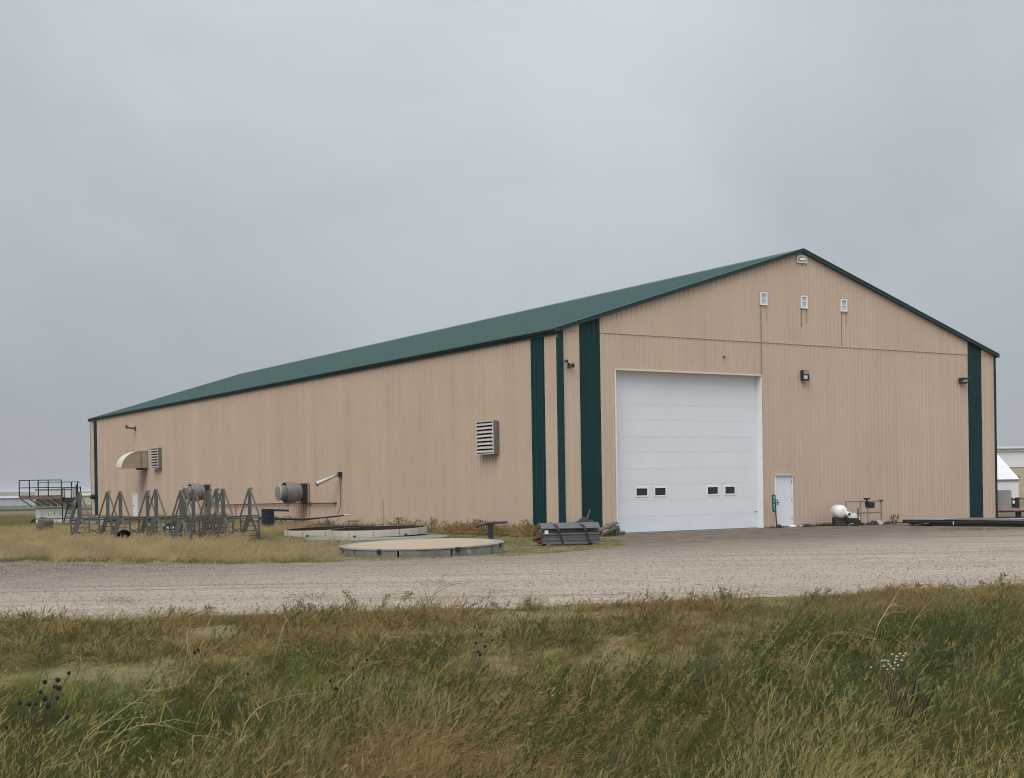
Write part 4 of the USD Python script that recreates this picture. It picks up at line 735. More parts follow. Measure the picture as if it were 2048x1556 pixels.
# far left sheds, low in the valley
for (x0, x1, y0, y1, D, lab, mat) in ((-60, 78, 992, 1013, 480, 'long pale low shed far away at the left edge', 'far_panel'), (150, 215, 986, 1003, 430, 'pale far shed seen beside the corner of the building', 'far_tan')):
    a, b = at(x0, 1000, D), at(x1, 1000, D); zt = at((x0 + x1) / 2, y0, D)[2]; gz = float(ground_z(a[0], D))
    o = thing('far_shed', lab, 'shed', (a[0], D, gz), 0)
    w_, h_ = b[0] - a[0], zt - gz
    n = 6
    for k in range(n): obj('wall_bay', MB().box(w_ * k / n, w_ * (k + 1) / n - .05, 0, .3, 0, h_ - .8), mat, o)
    obj('roof', MB().add([(-.5, -.5, h_ - .8), (w_ + .5, -.5, h_ - .8), (w_ + .5, 8, h_), (-.5, 8, h_)], [(0, 1, 2), (0, 2, 3)]), 'far_panel' if x0 < 0 else 'far_tan', o)
    for k in range(5): obj('window', MB().box(w_ * (k + .6) / 6, w_ * (k + .95) / 6, -.04, -.002, h_ * .3, h_ * .55), 'far_panel' if x0 > 0 else 'grey_poly', o)

L['haze_air'] = MAT(stage, '/World/Looks/haze_air', {'v': ('principled_volume', {'color': (0.86, 0.9, 0.95), 'density': HAZE, 'anisotropy': 0.3})}, [], volume='v.volume')
if HAZE: tag(obj('haze', MB().box(-4500, 4500, -3500, 7000, -11, 15.5), 'haze_air'), 'thin damp haze over the far fields', 'haze', kind='stuff')
# ------------------------------------------------------------------ grass
def tuft(n, h0, h1, lean, w, rad, seed, droop=.25, head=0.0, headw=.006, segs=3, spread=.5):
    """Blades leaning with the wind (+x); head: share of blades that carry a seed head."""
    r = np.random.default_rng(seed); V, F, k = [], [], 0
    for _ in range(n):
        a, rr = r.uniform(0, 2 * math.pi), rad * math.sqrt(r.random()); b = np.array([rr * math.cos(a), rr * math.sin(a), -.04])
        h = r.uniform(h0, h1); ln = lean * r.uniform(.2, 1.5); d = np.array([ln + r.normal(0, spread * .42), r.normal(0, spread * .42), 1.0]); d /= np.linalg.norm(d)
        dr = droop * r.uniform(.4, 1.8); side = np.array([-math.sin(f_ := r.uniform(-1.2, 1.2)) * 0 + math.cos(f_), math.sin(f_), 0])
        wid = w * r.uniform(.7, 1.3); hd = r.random() < head
        T = np.linspace(0, 1, segs + 1); pts = [b + d * h * t + np.array([dr * h * t * t, 0, -dr * .55 * h * t * t * t]) for t in T]
        wd = [wid, wid * .85, wid * .55, 0.0] if segs == 3 else [wid, wid * .6, 0.0]
        if hd: wd = [wid * .45, wid * .4, wid * .4, wid * .3]; 
        ii = []
        for p, x in zip(pts[:-1], wd[:-1]): V += [p - side * x / 2, p + side * x / 2]; ii.append(k); k += 2
        V.append(pts[-1]); tip = k; k += 1
        for i, j in zip(ii[:-1], ii[1:]): F += [(i, i + 1, j + 1), (i, j + 1, j)]
        F.append((ii[-1], ii[-1] + 1, tip))
        if hd:
            e = pts[-1]; dd = pts[-1] - pts[-2]; dd /= np.linalg.norm(dd); hl = r.uniform(.06, .13)
            for _q in range(3):
                o_ = r.normal(0, .006, 3); p0 = e - dd * hl * (.7 - .35 * _q); p1 = p0 + dd * hl * .8 + o_ * 2.2 + np.array([.008, 0, -.006]); m_ = (p0 + p1) / 2 + o_ * .5
                sd = np.cross(dd, [0, 1, .2]); sd /= np.linalg.norm(sd) + 1e-9
                V += [p0, m_ - sd * headw / 2, p1, m_ + sd * headw / 2]; F += [(k, k + 1, k + 2), (k, k + 2, k + 3)]; k += 4
    return np.array(V), np.array(F)
def leafy(n, h, seed, w=.03, rad=.12):
    r = np.random.default_rng(seed); V, F, k = [], [], 0
    for _ in range(n):
        a, rr = r.uniform(0, 6.28), rad * math.sqrt(r.random()); z = h * r.random() ** .7; b = np.array([rr * math.cos(a) + .3 * z, rr * math.sin(a), z])
        d = r.normal(0, 1, 3); d[2] = abs(d[2]) * .6 + .2; d /= np.linalg.norm(d); s = np.cross(d, [0, 0, 1]); s /= np.linalg.norm(s) + 1e-9; l = w * r.uniform(1.2, 2.6)
        V += [b, b + d * l * .5 - s * w * .35, b + d * l, b + d * l * .5 + s * w * .35]; F += [(k, k + 1, k + 2), (k, k + 2, k + 3)]; k += 4
    return np.array(V), np.array(F)
def scatter(name, protos, mat, pts, scale, yaw, label, cat, seed=1, zf=ground_z, mult=None):
    r = np.random.default_rng(seed); pi = UsdGeom.PointInstancer.Define(stage, uniq('/World', name))
    for k, pm in enumerate(protos):
        m = usdkit.mesh(stage, f'{pi.GetPath()}/clump_{k:03d}', pm, L[mat]); pi.GetPrototypesRel().AddTarget(m.GetPath())
    n = len(pts); z = zf(pts[:, 0], pts[:, 1]); sc = r.uniform(*scale, n) * (1 if mult is None else mult); ya = r.normal(0, yaw, n)
    pi.CreatePositionsAttr(Vt.Vec3fArray.FromNumpy(np.c_[pts, z].astype(np.float32)))
    pi.CreateProtoIndicesAttr(Vt.IntArray.FromNumpy(r.integers(0, len(protos), n).astype(np.int32)))
    pi.CreateScalesAttr(Vt.Vec3fArray.FromNumpy((sc[:, None] * np.c_[np.ones(n), np.ones(n), r.uniform(.8, 1.15, n)]).astype(np.float32)))
    pi.CreateOrientationsAttr(Vt.QuathArray([Gf.Quath(float(math.cos(a / 2)), 0, 0, float(math.sin(a / 2))) for a in ya]))
    tag(pi.GetPrim(), label, cat, kind='stuff'); return pi

def region(n, y0, y1, seed, margin=3.5):
    r = np.random.default_rng(seed); y = r.uniform(y0, y1, n * 3); x = r.uniform(-1, 1, n * 3) * (y1 * .40 + margin); ok = np.abs(x) < y * .40 + margin
    return np.c_[x, y][ok][:n]
def blob(p, *cs):                      # weight from soft discs (x, y, rx, ry, strength)
    w = np.zeros(len(p))
    for x, y, rx, ry, s in cs: w = np.maximum(w, s * np.exp(-(((p[:, 0] - x) / rx) ** 2 + ((p[:, 1] - y) / ry) ** 2)))
    return w
def keep(p, w, seed): return p[np.random.default_rng(seed).random(len(p)) < w]
def near_edge(x): return np.interp(x, [-30, -7.5, 0, 4, 8.8, 14, 30], [18.0, 19.2, 20.0, 21.0, 22.4, 24.2, 30])
def gz(px, py): q = gp(px, py, -.1); return q[0], q[1]
full = region(11500, 6.0, 26.0, 21)
e = near_edge(full[:, 0]); full = full[full[:, 1] < e - .3 + .8 * (meshkit.noise(np.c_[full * .8, full[:, :1] * 0], 8) - .5)]
nz = meshkit.fbm(np.c_[full * .33, full[:, :1] * 0], 3, 31); nz2 = meshkit.fbm(np.c_[full * .6, full[:, :1] * 0], 3, 77)
ex, ey = gz(1130, 1380); fx, fy = gz(760, 1480); 
rust_w = np.clip(blob(full, (*gz(1120, 1370), 1.1, 1.6, .95), (*gz(800, 1500), 1.5, 1.2, .9), (*gz(1330, 1400), .8, 1.3, .5), (*gz(1700, 1200), 2.5, 1.5, .8), (*gz(560, 1280), 1.2, 1.0, .55), (*gz(300, 1270), 2.4, 1.0, .5), (*gz(850, 1250), .8, 1.0, .5), (*gz(1500, 1210), 2.0, 1.5, .6), (*gz(1250, 1240), 1.5, 1.2, .5), (*gz(1750, 1480), .8, .8, .5), (*gz(480, 1420), .6, .6, .7)) + .12 * (nz > .55), 0, 1)
green_w = np.clip(blob(full, (*gz(1500, 1350), 2.2, 2.2, .75), (*gz(250, 1400), 2.0, 2.5, .7), (*gz(700, 1330), 1.5, 1.6, .7), (*gz(1230, 1490), 1.2, 1.1, .75), (*gz(1900, 1290), 1.8, 2.2, .7), (*gz(600, 1520), 1.0, .9, .7), (*gz(1000, 1430), .8, .9, .6)) + .2 * (nz2 > .55), 0, 1)
r_ = np.random.default_rng(5).random(len(full))
is_rust = r_ < rust_w * .85; is_green = ~is_rust & (np.random.default_rng(6).random(len(full)) < green_w * .8)
is_straw = ~is_rust & ~is_green & (np.random.default_rng(7).random(len(full)) < .30 + .2 * (full[:, 1] < 9) * (full[:, 0] > 1))
is_olive = ~(is_rust | is_green | is_straw)
dist = full[:, 1] - near_edge(full[:, 0]); lefty = 1 - smooth01(-1, 5, full[:, 0])      # lower growth towards the gravel, lowest on the left
back = dist > -3.4 + .9 * nz - 3.6 * lefty
fringe = dist > -1.1 - 3.6 * lefty + 2.0 * (nz2 - .5)
tus = (.58 + .55 * meshkit.noise(np.c_[full * 1.15, full[:, :1] * 0], 91)) * (1 - .42 * smooth01(-9, -3, dist))               # tussocks and hollows
bare = meshkit.noise(np.c_[full * .75, full[:, :1] * 0], 44)
T3 = lambda **k: [tuft(seed=100 + i, **k) for i in range(5)]
forb = meshkit.noise(np.c_[full * .7, full[:, :1] * 0], 23) - .22 * smooth01(-.5, 2.5, full[:, 0])
m0 = ~back & ~((forb > .52) & (np.random.default_rng(12).random(len(full)) < .7))
fpts = full[~back & (forb > .50)]
scatter('undergrowth', [tuft(60, .10, .36, .15, .010, .20, 140 + i, .35, spread=1.2) for i in range(4)], 'blades_green', full[m0][::2], (.8, 1.2), 1.5, 'dense short green growth under the tall foreground grass', 'grass', 2)
for nm, mask, mat, kw, lab in (
        ('tall_grass', is_olive, 'blades_olive', dict(n=40, h0=.26, h1=.92, lean=.22, w=.0060, rad=.17, droop=.16, head=.3, headw=.009), 'olive mixed tall grass leaning right across the foreground'),
        ('green_grass', is_green, 'blades_green', dict(n=54, h0=.20, h1=.74, lean=.16, w=.0068, rad=.17, droop=.22), 'lush green grass patches in the foreground ditch'),
        ('rust_grass', is_rust, 'blades_rust', dict(n=56, h0=.30, h1=.84, lean=.24, w=.0058, rad=.16, droop=.42, head=.8, headw=.008), 'rust brown seeding grass patches in the foreground'),
        ('straw_grass', is_straw, 'blades_straw', dict(n=26, h0=.36, h1=1.0, lean=.24, w=.0056, rad=.17, droop=.20, head=.7, headw=.008), 'pale straw stalks leaning among the foreground grass')):
    m = mask & m0; scatter(nm, T3(spread=1.0, **kw), mat, full[m], (.8, 1.1), .8, lab, 'grass', 3, mult=tus[m])
    lk = dict(kw); lk['h0'] *= .36; lk['h1'] *= .46; lk['lean'] *= .9; m = mask & back & ~fringe
    scatter(nm, T3(spread=.9, **lk), mat, full[m], (.75, 1.1), .7, lab + ', low band along the gravel', 'grass', 4, mult=tus[m])
    lk = dict(kw); lk['h0'] *= .20; lk['h1'] *= .34; lk['lean'] *= .6; lk['n'] = int(lk['n'] * .8); m = mask & fringe & (bare > .25 + .17 * lefty * smooth01(-2.2, -.4, dist))
    scatter(nm, T3(spread=1.4, **lk), mat, full[m], (.7, 1.15), 1.2, lab + ', shortest fringe at the gravel', 'grass', 4)
bk = full[(back | fringe) & (bare > .2)]
scatter('straw_grass', [tuft(46, .04, .16, .15, .007, .22, 150 + i, .35, spread=1.8, head=.3, headw=.008) for i in range(4)], 'blades_rust', bk, (.7, 1.3), 2.0, 'short dry reddish stubble between the meadow and the gravel', 'grass', 31)
scatter('short_grass', [tuft(46, .04, .14, .15, .007, .22, 160 + i, .35, spread=1.8) for i in range(4)], 'blades_yard', bk, (.7, 1.3), 2.0, 'short mixed green stubble between the meadow and the gravel', 'grass', 32)
scatter('short_grass', [tuft(50, .06, .22, .18, .007, .2, 170 + i, .3, spread=1.3) for i in range(4)], 'blades_olive', bk[::2], (.7, 1.3), 1.5, 'short olive growth between the meadow and the gravel', 'grass', 33)
weeds = region(2600, 6.5, 23, 41); ew = near_edge(weeds[:, 0])
lw = keep(weeds, np.where(weeds[:, 1] < ew - 5, .8 * blob(weeds, (*gz(1200, 1310), 1.2, 1.2, .9), (*gz(60, 1370), 1.5, 1.8, .9), (*gz(880, 1330), 1.4, 1.2, .6), (*gz(1540, 1490), .5, .5, .9), (*gz(250, 1420), 2, 2, .5)), 0), 1)
scatter('lime_weeds', [leafy(90, .5, 60 + i, .028, .17) for i in range(3)] + [tuft(60, .3, .6, .5, .006, .16, 70 + i, .6) for i in range(2)], 'blades_lime', lw, (.7, 1.2), .6, 'yellow green leafy weeds among the foreground grass', 'weeds', 5)
dw = keep(weeds, np.where(weeds[:, 1] < ew - 6, .05 + blob(weeds, (*gz(1520, 1330), 2, 1.5, .5), (*gz(680, 1300), 1.4, 1.5, .5)), 0), 2)
scatter('broadleaf_weeds', [leafy(110, .38, 80 + i, .034, .2) for i in range(3)], 'blades_green', dw, (.7, 1.2), .6, 'dark green broadleaf weeds low in the foreground grass', 'weeds', 6)
def feather(h, n, seed):
    r = np.random.default_rng(seed); V, F, k = [], [], 0
    ax = lambda z: np.array([.45 * z * z / h + .25 * z, .05 * math.sin(4 * z + seed), z])
    def tri(a, b, w):
        nonlocal k
        d = b - a; sd = np.cross(d, [.3, 1, .2]); sd /= np.linalg.norm(sd) + 1e-9; V.extend([a - sd * w, a + sd * w, b]); F.append((k, k + 1, k + 2)); k += 3
    for i in range(6): tri(ax(h * i / 6), ax(h * (i + 1.15) / 6), .006)
    for _ in range(n):
        z = h * (.12 + .85 * r.random()); a = ax(z); l = (h - z) * .3 + .07; d = np.array([r.normal(.3, .6), r.normal(0, .5), r.uniform(.2, 1)]); d /= np.linalg.norm(d); b = a + d * l; tri(a, b, .0035)
        for _k in range(4):
            c = a + (b - a) * r.uniform(.3, 1); e_ = r.normal(0, 1, 3); e_ /= np.linalg.norm(e_); tri(c, c + e_ * r.uniform(.02, .045), .007)
    return np.array(V), np.array(F)
fw_ = region(1500, 7, 22, 143); ef = near_edge(fw_[:, 0]); fnz = meshkit.noise(np.c_[fw_ * .55, fw_[:, :1] * 0], 17)
fa = np.vstack([fw_[(fw_[:, 1] < ef - 5) & (fnz > .6)], fpts])
scatter('feathery_weeds', [feather(.7 + .1 * i, 34, 300 + i) for i in range(4)], 'blades_olive', fa[::3], (.35, .75), .9, 'olive feathery weeds standing among the foreground grass', 'weeds', 21)
scatter('feathery_weeds', [feather(.6 + .1 * i, 38, 310 + i) for i in range(4)], 'blades_green', fa[1::3], (.35, .75), .9, 'dark green feathery weeds standing among the foreground grass', 'weeds', 22)
scatter('feathery_weeds', [feather(.6 + .1 * i, 30, 320 + i) for i in range(3)] + [leafy(120, .4, 330, .02, .2)], 'blades_straw', fa[2::3], (.35, .75), .9, 'tan dried feathery weeds among the foreground grass', 'weeds', 23)
# sparse weeds creeping onto the gravel edge
r = np.random.default_rng(55); n = 620; xg = r.uniform(-11, 12, n); yg = near_edge(xg) + r.exponential(.7, n) * np.where(xg < 1, 1.5, .45) - .6
sp = np.c_[xg, yg]; sp = sp[meshkit.noise(np.c_[sp * .9, sp[:, :1] * 0], 12) > .47]
scatter('edge_weeds', [tuft(60, .03, .17, .1, .009, .24, 90 + i, .4, spread=2.0) for i in range(4)] + [leafy(150, .09, 95, .016, .26), feather(.15, 18, 96)], 'blades_yard', sp, (.6, 1.15), 2.0, 'sparse low weeds growing out of the gravel edge', 'weeds', 7)
# golden yard grass on the left
def yard(n, seed, x0, x1, y0, y1):
    r = np.random.default_rng(seed); p = np.c_[r.uniform(x0, x1, n), r.uniform(y0, y1, n)]
    d = p - [NX, NY]; t_ = -ST * d[:, 0] + CT * d[:, 1]; s_ = CT * d[:, 0] + ST * d[:, 1]
    ok = ~contains_xy(gp_poly.buffer(-.15), p[:, 0], p[:, 1]) & (s_ < -.15) & (np.abs(p[:, 0]) < p[:, 1] * .40 + 5)
    for c, rr in ((at(844.5, 1100, 37.4), 2.4), (at(754, 1080, 47.2), 2.6), (at(663, 1070, 53.0), 1.95)): ok &= np.hypot(p[:, 0] - c[0], p[:, 1] - c[1]) > rr
    bb = (p - b0[:2]) @ rotz(-math.atan2(axis[1], axis[0]))[:2, :2].T; ok &= ~((bb[:, 0] > -.2) & (bb[:, 0] < 2.1) & (bb[:, 1] > -.05) & (bb[:, 1] < 1))
    return p[ok]
fl = yard(16000, 61, -34, 3.5, 32.5, 66); far_e = np.interp(fl[:, 0], [-30, -14.1, -6.6, -2.3, .45, 3], [43, 36.4, 33.2, 34.0, 35.3, 38.6])
depth_in = fl[:, 1] - far_e; gold = np.random.default_rng(9).random(len(fl)) < np.clip(.25 + .8 * smooth01(.6, 2.5, depth_in) * (fl[:, 0] < -5.2 + .12 * (fl[:, 1] - 34)) * (1 - .65 * smooth01(9, 17, depth_in)), 0, 1)
low = (fl[:, 0] > -4.6) | ((fl[:, 0] > -9.6 + .0 * fl[:, 1]) & (fl[:, 1] > 39.5 + .8 * np.clip(-4.6 - fl[:, 0], 0, 3)))
G2 = lambda h, **k: [tuft(34, h * .35, h, .10, .017, .24, 200 + i, .3, segs=3, spread=.9, **k) for i in range(4)]
scatter('golden_grass', G2(.40, head=.5, headw=.018), 'blades_gold', fl[gold & ~low], (.75, 1.2), .8, 'golden dry grass between the gravel and the steel stands', 'grass', 8)
scatter('yard_grass', G2(.22), 'blades_yard', fl[~gold & ~low], (.75, 1.2), .9, 'short green grass in the yard on the left', 'grass', 9)
scatter('yard_grass', G2(.13), 'blades_yard', keep(fl[low], .75, 3), (.7, 1.2), .9, 'thin short grass around the round lid and the bundle', 'grass', 10)
fd = yard(9000, 62, -48, -8, 62, 104); scatter('field_grass', [tuft(36, .1, .26, .2, .03, .5, 220 + i, .3) for i in range(3)], 'blades_field', fd, (.8, 1.4), 1.0, 'thin grass in the field beside the white tank', 'grass', 11)
# taller weeds along the foot of the walls
r = np.random.default_rng(66); n = 330; tt = r.uniform(.2, 46, n) ** 1.0; ss = -np.abs(r.normal(.45, .35, n)) - .1; dens = np.where(tt < 8, 1, np.where(tt < 26, .5, .35)); ok = r.random(n) < dens
wl = np.array([bw(s, t_)[:2] for s, t_ in zip(ss[ok], tt[ok])])
scatter('wall_weeds', [tuft(46, .18, .52, .1, .012, .2, 240 + i, .35, head=.4, headw=.02, spread=1.1) for i in range(3)] + [leafy(70, .4, 245, .05, .2)], 'blades_yard', wl, (.6, 1.3), 2.0, 'uneven weeds along the foot of the long side wall', 'weeds', 12)
brown = np.array([bw(-.5 - .9 * r.random(), t_)[:2] for t_ in r.uniform(.1, 7.0, 90)])
scatter('dry_weeds', [tuft(40, .2, .5, .1, .012, .2, 250 + i, .4, head=.7, headw=.03, spread=1.2) for i in range(3)], 'blades_rust', brown, (.7, 1.3), 2.0, 'brown dry weeds near the corner of the side wall', 'weeds', 13)
gl = np.array([bw(s, -.15 - .35 * r.random())[:2] for s in np.r_[r.uniform(11.7, 13.4, 50), r.uniform(9.9, 10.4, 6), r.uniform(16.8, 18.5, 14), r.uniform(18.9, 19.7, 12)]])
scatter('wall_weeds', [tuft(40, .08, .26, .1, .012, .16, 260 + i, .4, spread=1.2) for i in range(3)], 'blades_green', gl, (.7, 1.2), 2.0, 'green weeds along the foot of the gable wall', 'weeds', 14)
fr = np.array([at(px, 1060, d)[:2] for px, d in zip(r.uniform(1880, 2060, 90), 47.4 + r.uniform(0, 1.6, 90))])
scatter('edge_weeds', [tuft(34, .04, .14, .1, .012, .2, 270 + i, .4, spread=1.4) for i in range(3)], 'blades_yard', fr, (.7, 1.3), 2.0, 'low weeds in front of the black steel deck', 'weeds', 15)
# loose stones on the gravel
r = np.random.default_rng(71); n = 34000; ps = np.c_[r.uniform(-14, 16, n), 18.0 + 19 * r.random(n) ** 1.35]; ps = ps[np.abs(ps[:, 0]) < ps[:, 1] * .4 + 2]; ps = ps[contains_xy(gp_poly, ps[:, 0], ps[:, 1])]
pro = []
for k in range(5):
    m = trimesh.creation.icosphere(0, 1.0); pro.append((m.vertices * [1.25, 1, .8] * .0115 * (1 + .5 * (meshkit.noise(m.vertices * 1.7 + k * 3, k)[:, None] - .5)) + [0, 0, .008], m.faces))
scatter('gravel_stones', pro, 'stone', ps, (.45, 1.5), 3.0, 'loose grey and tan stones strewn on the gravel drive', 'stones', 16)

# ------------------------------------------------------------------ single weeds in the foreground
def on_ground(px, py, D): return at(px, py, D)
def stem_weed(name, pxs, D, mat, label, cat='weed', r0=.006, nb=6, seed=0, up=True, heads=None, twig=.22):
    """A stalk through the given places at distance D, with side twigs; its foot goes down to the soil."""
    r = np.random.default_rng(seed); D *= .90; r0 *= .68; P = np.array([at(x, y, D + .15 * k) for k, (x, y) in enumerate(pxs)])
    foot = P[0].copy(); foot[2] = float(ground_z(foot[0], foot[1])); foot[0] -= .25 * max(P[0][2] - foot[2], 0)
    pts = np.vstack([foot, P]); o = thing(name, label, cat, foot)
    T = np.linspace(0, 1, 14); seg = np.r_[0, np.cumsum(np.linalg.norm(np.diff(pts, axis=0), axis=1))]; seg /= seg[-1]
    C = np.stack([np.interp(T, seg, pts[:, k]) for k in range(3)], 1); C[1:-1] = (C[:-2] + 2 * C[1:-1] + C[2:]) / 4
    obj('stem', MB().tube(C - foot, r0 * (1 - .65 * T), 5), mat, o)
    LNG = np.linalg.norm(C[-1] - C[0])
    for k in range(nb):
        i = int(4 + (len(C) - 5) * k / max(nb - 1, 1)); d = C[min(i + 1, 13)] - C[i - 1]; d /= np.linalg.norm(d)
        sd = r.normal(0, 1, 3) * [1, .6, 1]; l = LNG * twig * r.uniform(.5, 1.3); a = C[i]; b = a + l * .5 * (d * .8 + sd * .45); c = b + l * .5 * (d * .7 + sd * .3 + np.array([.3, 0, -.35]))
        tw_ = obj('twig', MB().tube(np.array([a, b, c]) - foot, [r0 * .5, r0 * .38, r0 * .2], 4), mat, o)
        if heads: obj('seed_head', MB().ball(c - foot, heads * r.uniform(.7, 1.2), 1), 'seed_black', tw_)
        elif k % 2 == 0:
            e2 = b + l * .35 * (d * .3 - sd * .5); obj('twiglet', MB().tube(np.array([b, e2]) - foot, [r0 * .35, r0 * .15], 4), mat, tw_)
    return o
Y, A_ = 'dry_stem', 'tan_stem'
stem_weed('dry_weed', [(162, 1477), (212, 1445), (267, 1402), (312, 1382), (372, 1368)], 11.0, Y, 'long pale yellow stalk arching over the grass at the lower left', nb=8, seed=1, r0=.008)
stem_weed('dry_weed', [(215, 1478), (262, 1452), (300, 1448), (345, 1452), (385, 1470)], 10.6, Y, 'pale yellow stalk bending down right below the long arching one', nb=9, seed=2, r0=.008, twig=.35)
stem_weed('dry_weed', [(405, 1405), (440, 1365), (462, 1343), (500, 1312)], 12.5, Y, 'straight pale stalk with a fork left of the picture middle', nb=5, seed=3)
stem_weed('dry_weed', [(490, 1440), (520, 1412), (560, 1394), (622, 1386)], 11.5, Y, 'pale yellow stalk arching right above the rust grass', nb=5, seed=4, r0=.007)
stem_weed('dry_weed', [(680, 1372), (706, 1345), (735, 1328), (790, 1316)], 13.0, Y, 'pale stalk with drooping tip among the green weeds', nb=6, seed=5)
stem_weed('dry_weed', [(875, 1345), (900, 1325), (925, 1312)], 13.4, Y, 'short pale stalk below the black seed heads at the middle', nb=3, seed=6)
stem_weed('dry_weed', [(80, 1535), (130, 1528), (172, 1512)], 9.2, Y, 'low yellow stalk lying at the bottom left corner', nb=5, seed=7)
stem_weed('dry_weed', [(1755, 1250), (1775, 1218), (1792, 1190)], 17.5, A_, 'bright straw stalk bundle near the gravel edge at the right', nb=7, seed=8, r0=.010, twig=.5)
stem_weed('dry_weed', [(1822, 1252), (1842, 1222), (1862, 1200)], 17.2, A_, 'single straw stalk right of the bright straw bundle', nb=3, seed=9)
stem_weed('dry_weed', [(1618, 1318), (1650, 1270), (1692, 1262)], 14.5, A_, 'straw stalk with drooping tip left of the white flowers', nb=6, seed=10, twig=.4)
stem_weed('dry_weed', [(1196, 1330), (1222, 1290), (1262, 1262)], 14.0, Y, 'yellowish stalk rising from the lime weeds at the middle', nb=6, seed=11, twig=.35)
stem_weed('dry_weed', [(560, 1010 + 260), (572, 1240), (590, 1225)], 16.5, A_, 'thin tan stalk at the gravel edge left of the middle', nb=5, seed=12)
stem_weed('dry_weed', [(376, 1300), (373, 1268), (380, 1250)], 15.5, A_, 'upright bare tan stalk near the left gravel edge', nb=3, seed=13)
stem_weed('dry_weed', [(408, 1272), (418, 1240), (432, 1222)], 16.0, A_, 'forked tan stalk right of the upright bare one', nb=5, seed=14)
stem_weed('dark_weed', [(800, 1280), (838, 1225), (868, 1188), (884, 1166)], 16.5, 'brown_stem', 'tall dark weed with tufted tip standing out against the gravel', nb=8, seed=15, r0=.008, twig=.3)
for k, (a, b, c) in enumerate((((1430, 1250), (1448, 1215), (1462, 1176)), ((1468, 1262), (1490, 1222), (1508, 1172)), ((1560, 1290), (1588, 1232), (1608, 1170)), ((1362, 1230), (1378, 1200), (1388, 1168)), ((458, 1320), (468, 1290), (476, 1262)), ((1034, 1290), (1050, 1250), (1064, 1215)), ((1092, 1280), (1100, 1248), (1112, 1222)), ((91, 1310), (94, 1285), (97, 1278)), ((597, 1330), (599, 1300), (604, 1275)))):
    stem_weed('dark_weed', [a, b, c], 15.0 if k not in (7, 8) else 13.5, 'brown_stem', ('dark feathery stalk at the middle right gravel edge', 'taller dark feathery stalk just right of its twin', 'long dark stalk rising in front of the gravel, rightmost of three', 'thin dark stalk leftmost against the gravel at middle right', 'upright dark stalk in the left foreground', 'slim dark stalk just right of the picture middle', 'second slim dark stalk right of the picture middle', 'short dark stalk far left', 'short dark stalk left of the picture middle')[k], nb=7, seed=30 + k, r0=.006, twig=.22)
def head_weed(px_list, D, label, seed, rad=.018, base=(40, 1470)):
    D *= .93; r = np.random.default_rng(seed); f = at(*base, D); f[2] = float(ground_z(f[0], f[1])); o = thing('black_seed_weed', label, 'weed', f)
    for x, y in px_list:
        p = at(x, y, D + r.uniform(-.15, .15)) - f; m_ = np.array([p[0] * .45, p[1] * .5, p[2] * .6])
        st = obj('stem', MB().tube([(r.normal(0, .04), r.normal(0, .04), 0), m_, p], [.004, .0035, .002], 4), 'brown_stem', o)
        m = trimesh.creation.icosphere(2, 1.0); v = m.vertices * rad * r.uniform(.75, 1.25) * (1 + .35 * (meshkit.noise(m.vertices * 5 + seed, 3)[:, None] - .5)); obj('seed_head', (v + p, m.faces), 'seed_black', st)
head_weed([(90, 1364), (138, 1346), (110, 1373), (118, 1376), (81, 1384), (115, 1396), (97, 1408), (96, 1412), (72, 1407), (58, 1408), (40, 1406), (90, 1397), (116, 1360), (134, 1434), (13, 1455)], 10.5, 'clump of round black seed heads on thin stems at the lower left', 3, .0165)
head_weed([(963, 1268), (985, 1280), (970, 1293), (956, 1303), (960, 1309), (952, 1286)], 14.0, 'black seed heads near the middle of the foreground', 4, .016, (920, 1360))
head_weed([(727, 1356), (706, 1336), (734, 1320), (672, 1377), (660, 1362)], 12.5, 'black seed heads beside the drooping pale stalk', 5, .014, (700, 1420))
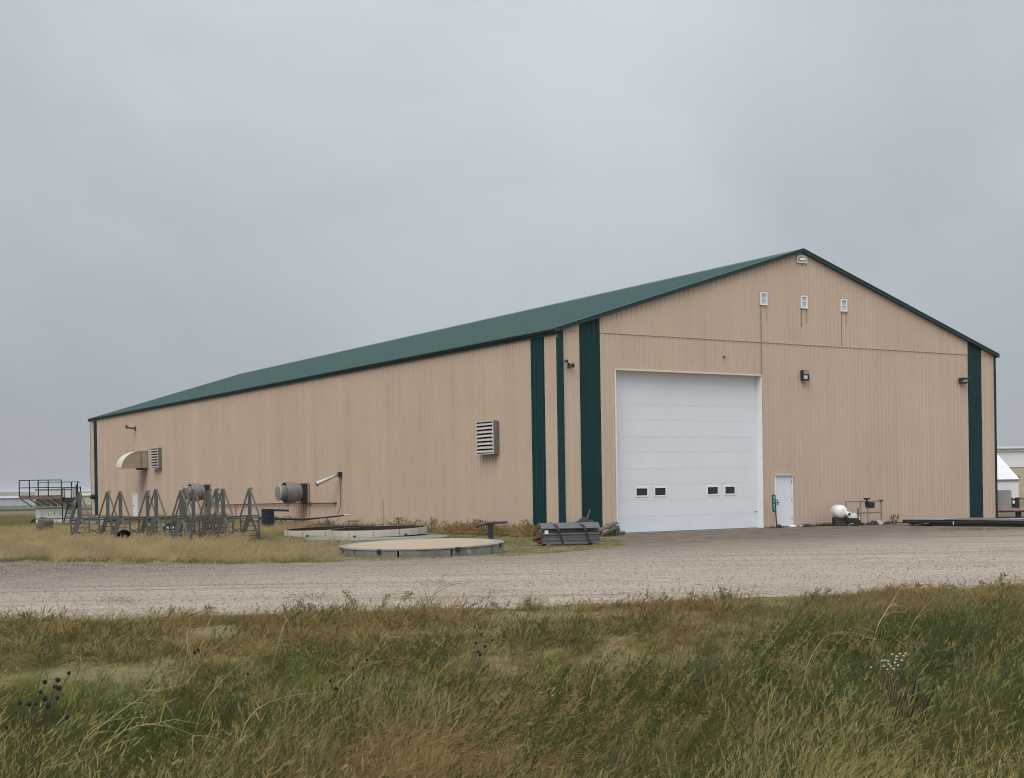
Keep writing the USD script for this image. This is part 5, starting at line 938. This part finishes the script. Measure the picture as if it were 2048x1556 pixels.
head_weed([(496, 1348), (461, 1384), (390, 1305), (396, 1300)], 12.8, 'few black seed heads above the pale forked stalk', 6, .013, (470, 1420))
# white flowers
f = at(1792, 1360, 11.6); f[2] = float(ground_z(f[0], f[1])); o = thing('white_flower_plant', 'clump of small white flowers among dark stems at the right', 'flowers', f)
r = np.random.default_rng(8)
for x, y in ((1784, 1308), (1793, 1312), (1800, 1307), (1807, 1311), (1770, 1320), (1776, 1322), (1764, 1321), (1790, 1325), (1768, 1332), (1774, 1338), (1782, 1332), (1787, 1337), (1803, 1320), (1796, 1330), (1778, 1328), (1742, 1334), (1811, 1306), (1792, 1318)):
    p = at(x, y, 11.6 + r.uniform(-.12, .12)) - f; st = obj('stem', MB().tube([(r.normal(0, .03), r.normal(0, .03), 0), p * [.5, .5, .6], p], [.004, .003, .002], 4), 'brown_stem', o)
    pt = MB()
    for k in range(7):
        a = k * .9; d = np.array([math.cos(a), -.35, math.sin(a) * .7]); s_ = np.array([-math.sin(a), 0, math.cos(a) * .7]); pt.quad(p, p + d * .007 - s_ * .003, p + d * .014, p + d * .007 + s_ * .003)
    obj('petals', pt, 'petal_white', st)
for k in range(16): q = r.normal(0, .07, 2); obj('dark_stem', MB().tube([(q[0], q[1], 0), (q[0] + .08, q[1] * .8, .25), (q[0] + .16 + r.normal(0, .05), q[1], .50 + .16 * r.random())], [.006, .006, .004], 4), 'seed_black', o)
# green broad weed by the side wall and tall one near the pans
for k, (px, py, d, h, lab) in enumerate(((862, 1062, 50.5, .62, 'tall dark weed at the side wall behind the pans'), (1030, 1066, 45.5, .75, 'thin tall stalk weed near the green corner stripe'), (1045, 1070, 44, .6, 'leafy weed beside the corner stripe behind the bundle'), (1786, 1050, 54.0, .45, 'round leafy weed right of the pipe frame'))):
    p = gp(px, py); o = thing('tall_weed', lab, 'weed', p)
    obj('stem', MB().tube([(0, 0, 0), (.02, 0, h * .6), (.05, 0, h)], [.012, .01, .006], 5), 'brown_stem', o); obj('leaves', leafy(120 if k != 1 else 26, h * .85, 300 + k, .06, .22 if k != 1 else .06), 'leaf_green' if k != 0 else 'blades_rust', o)
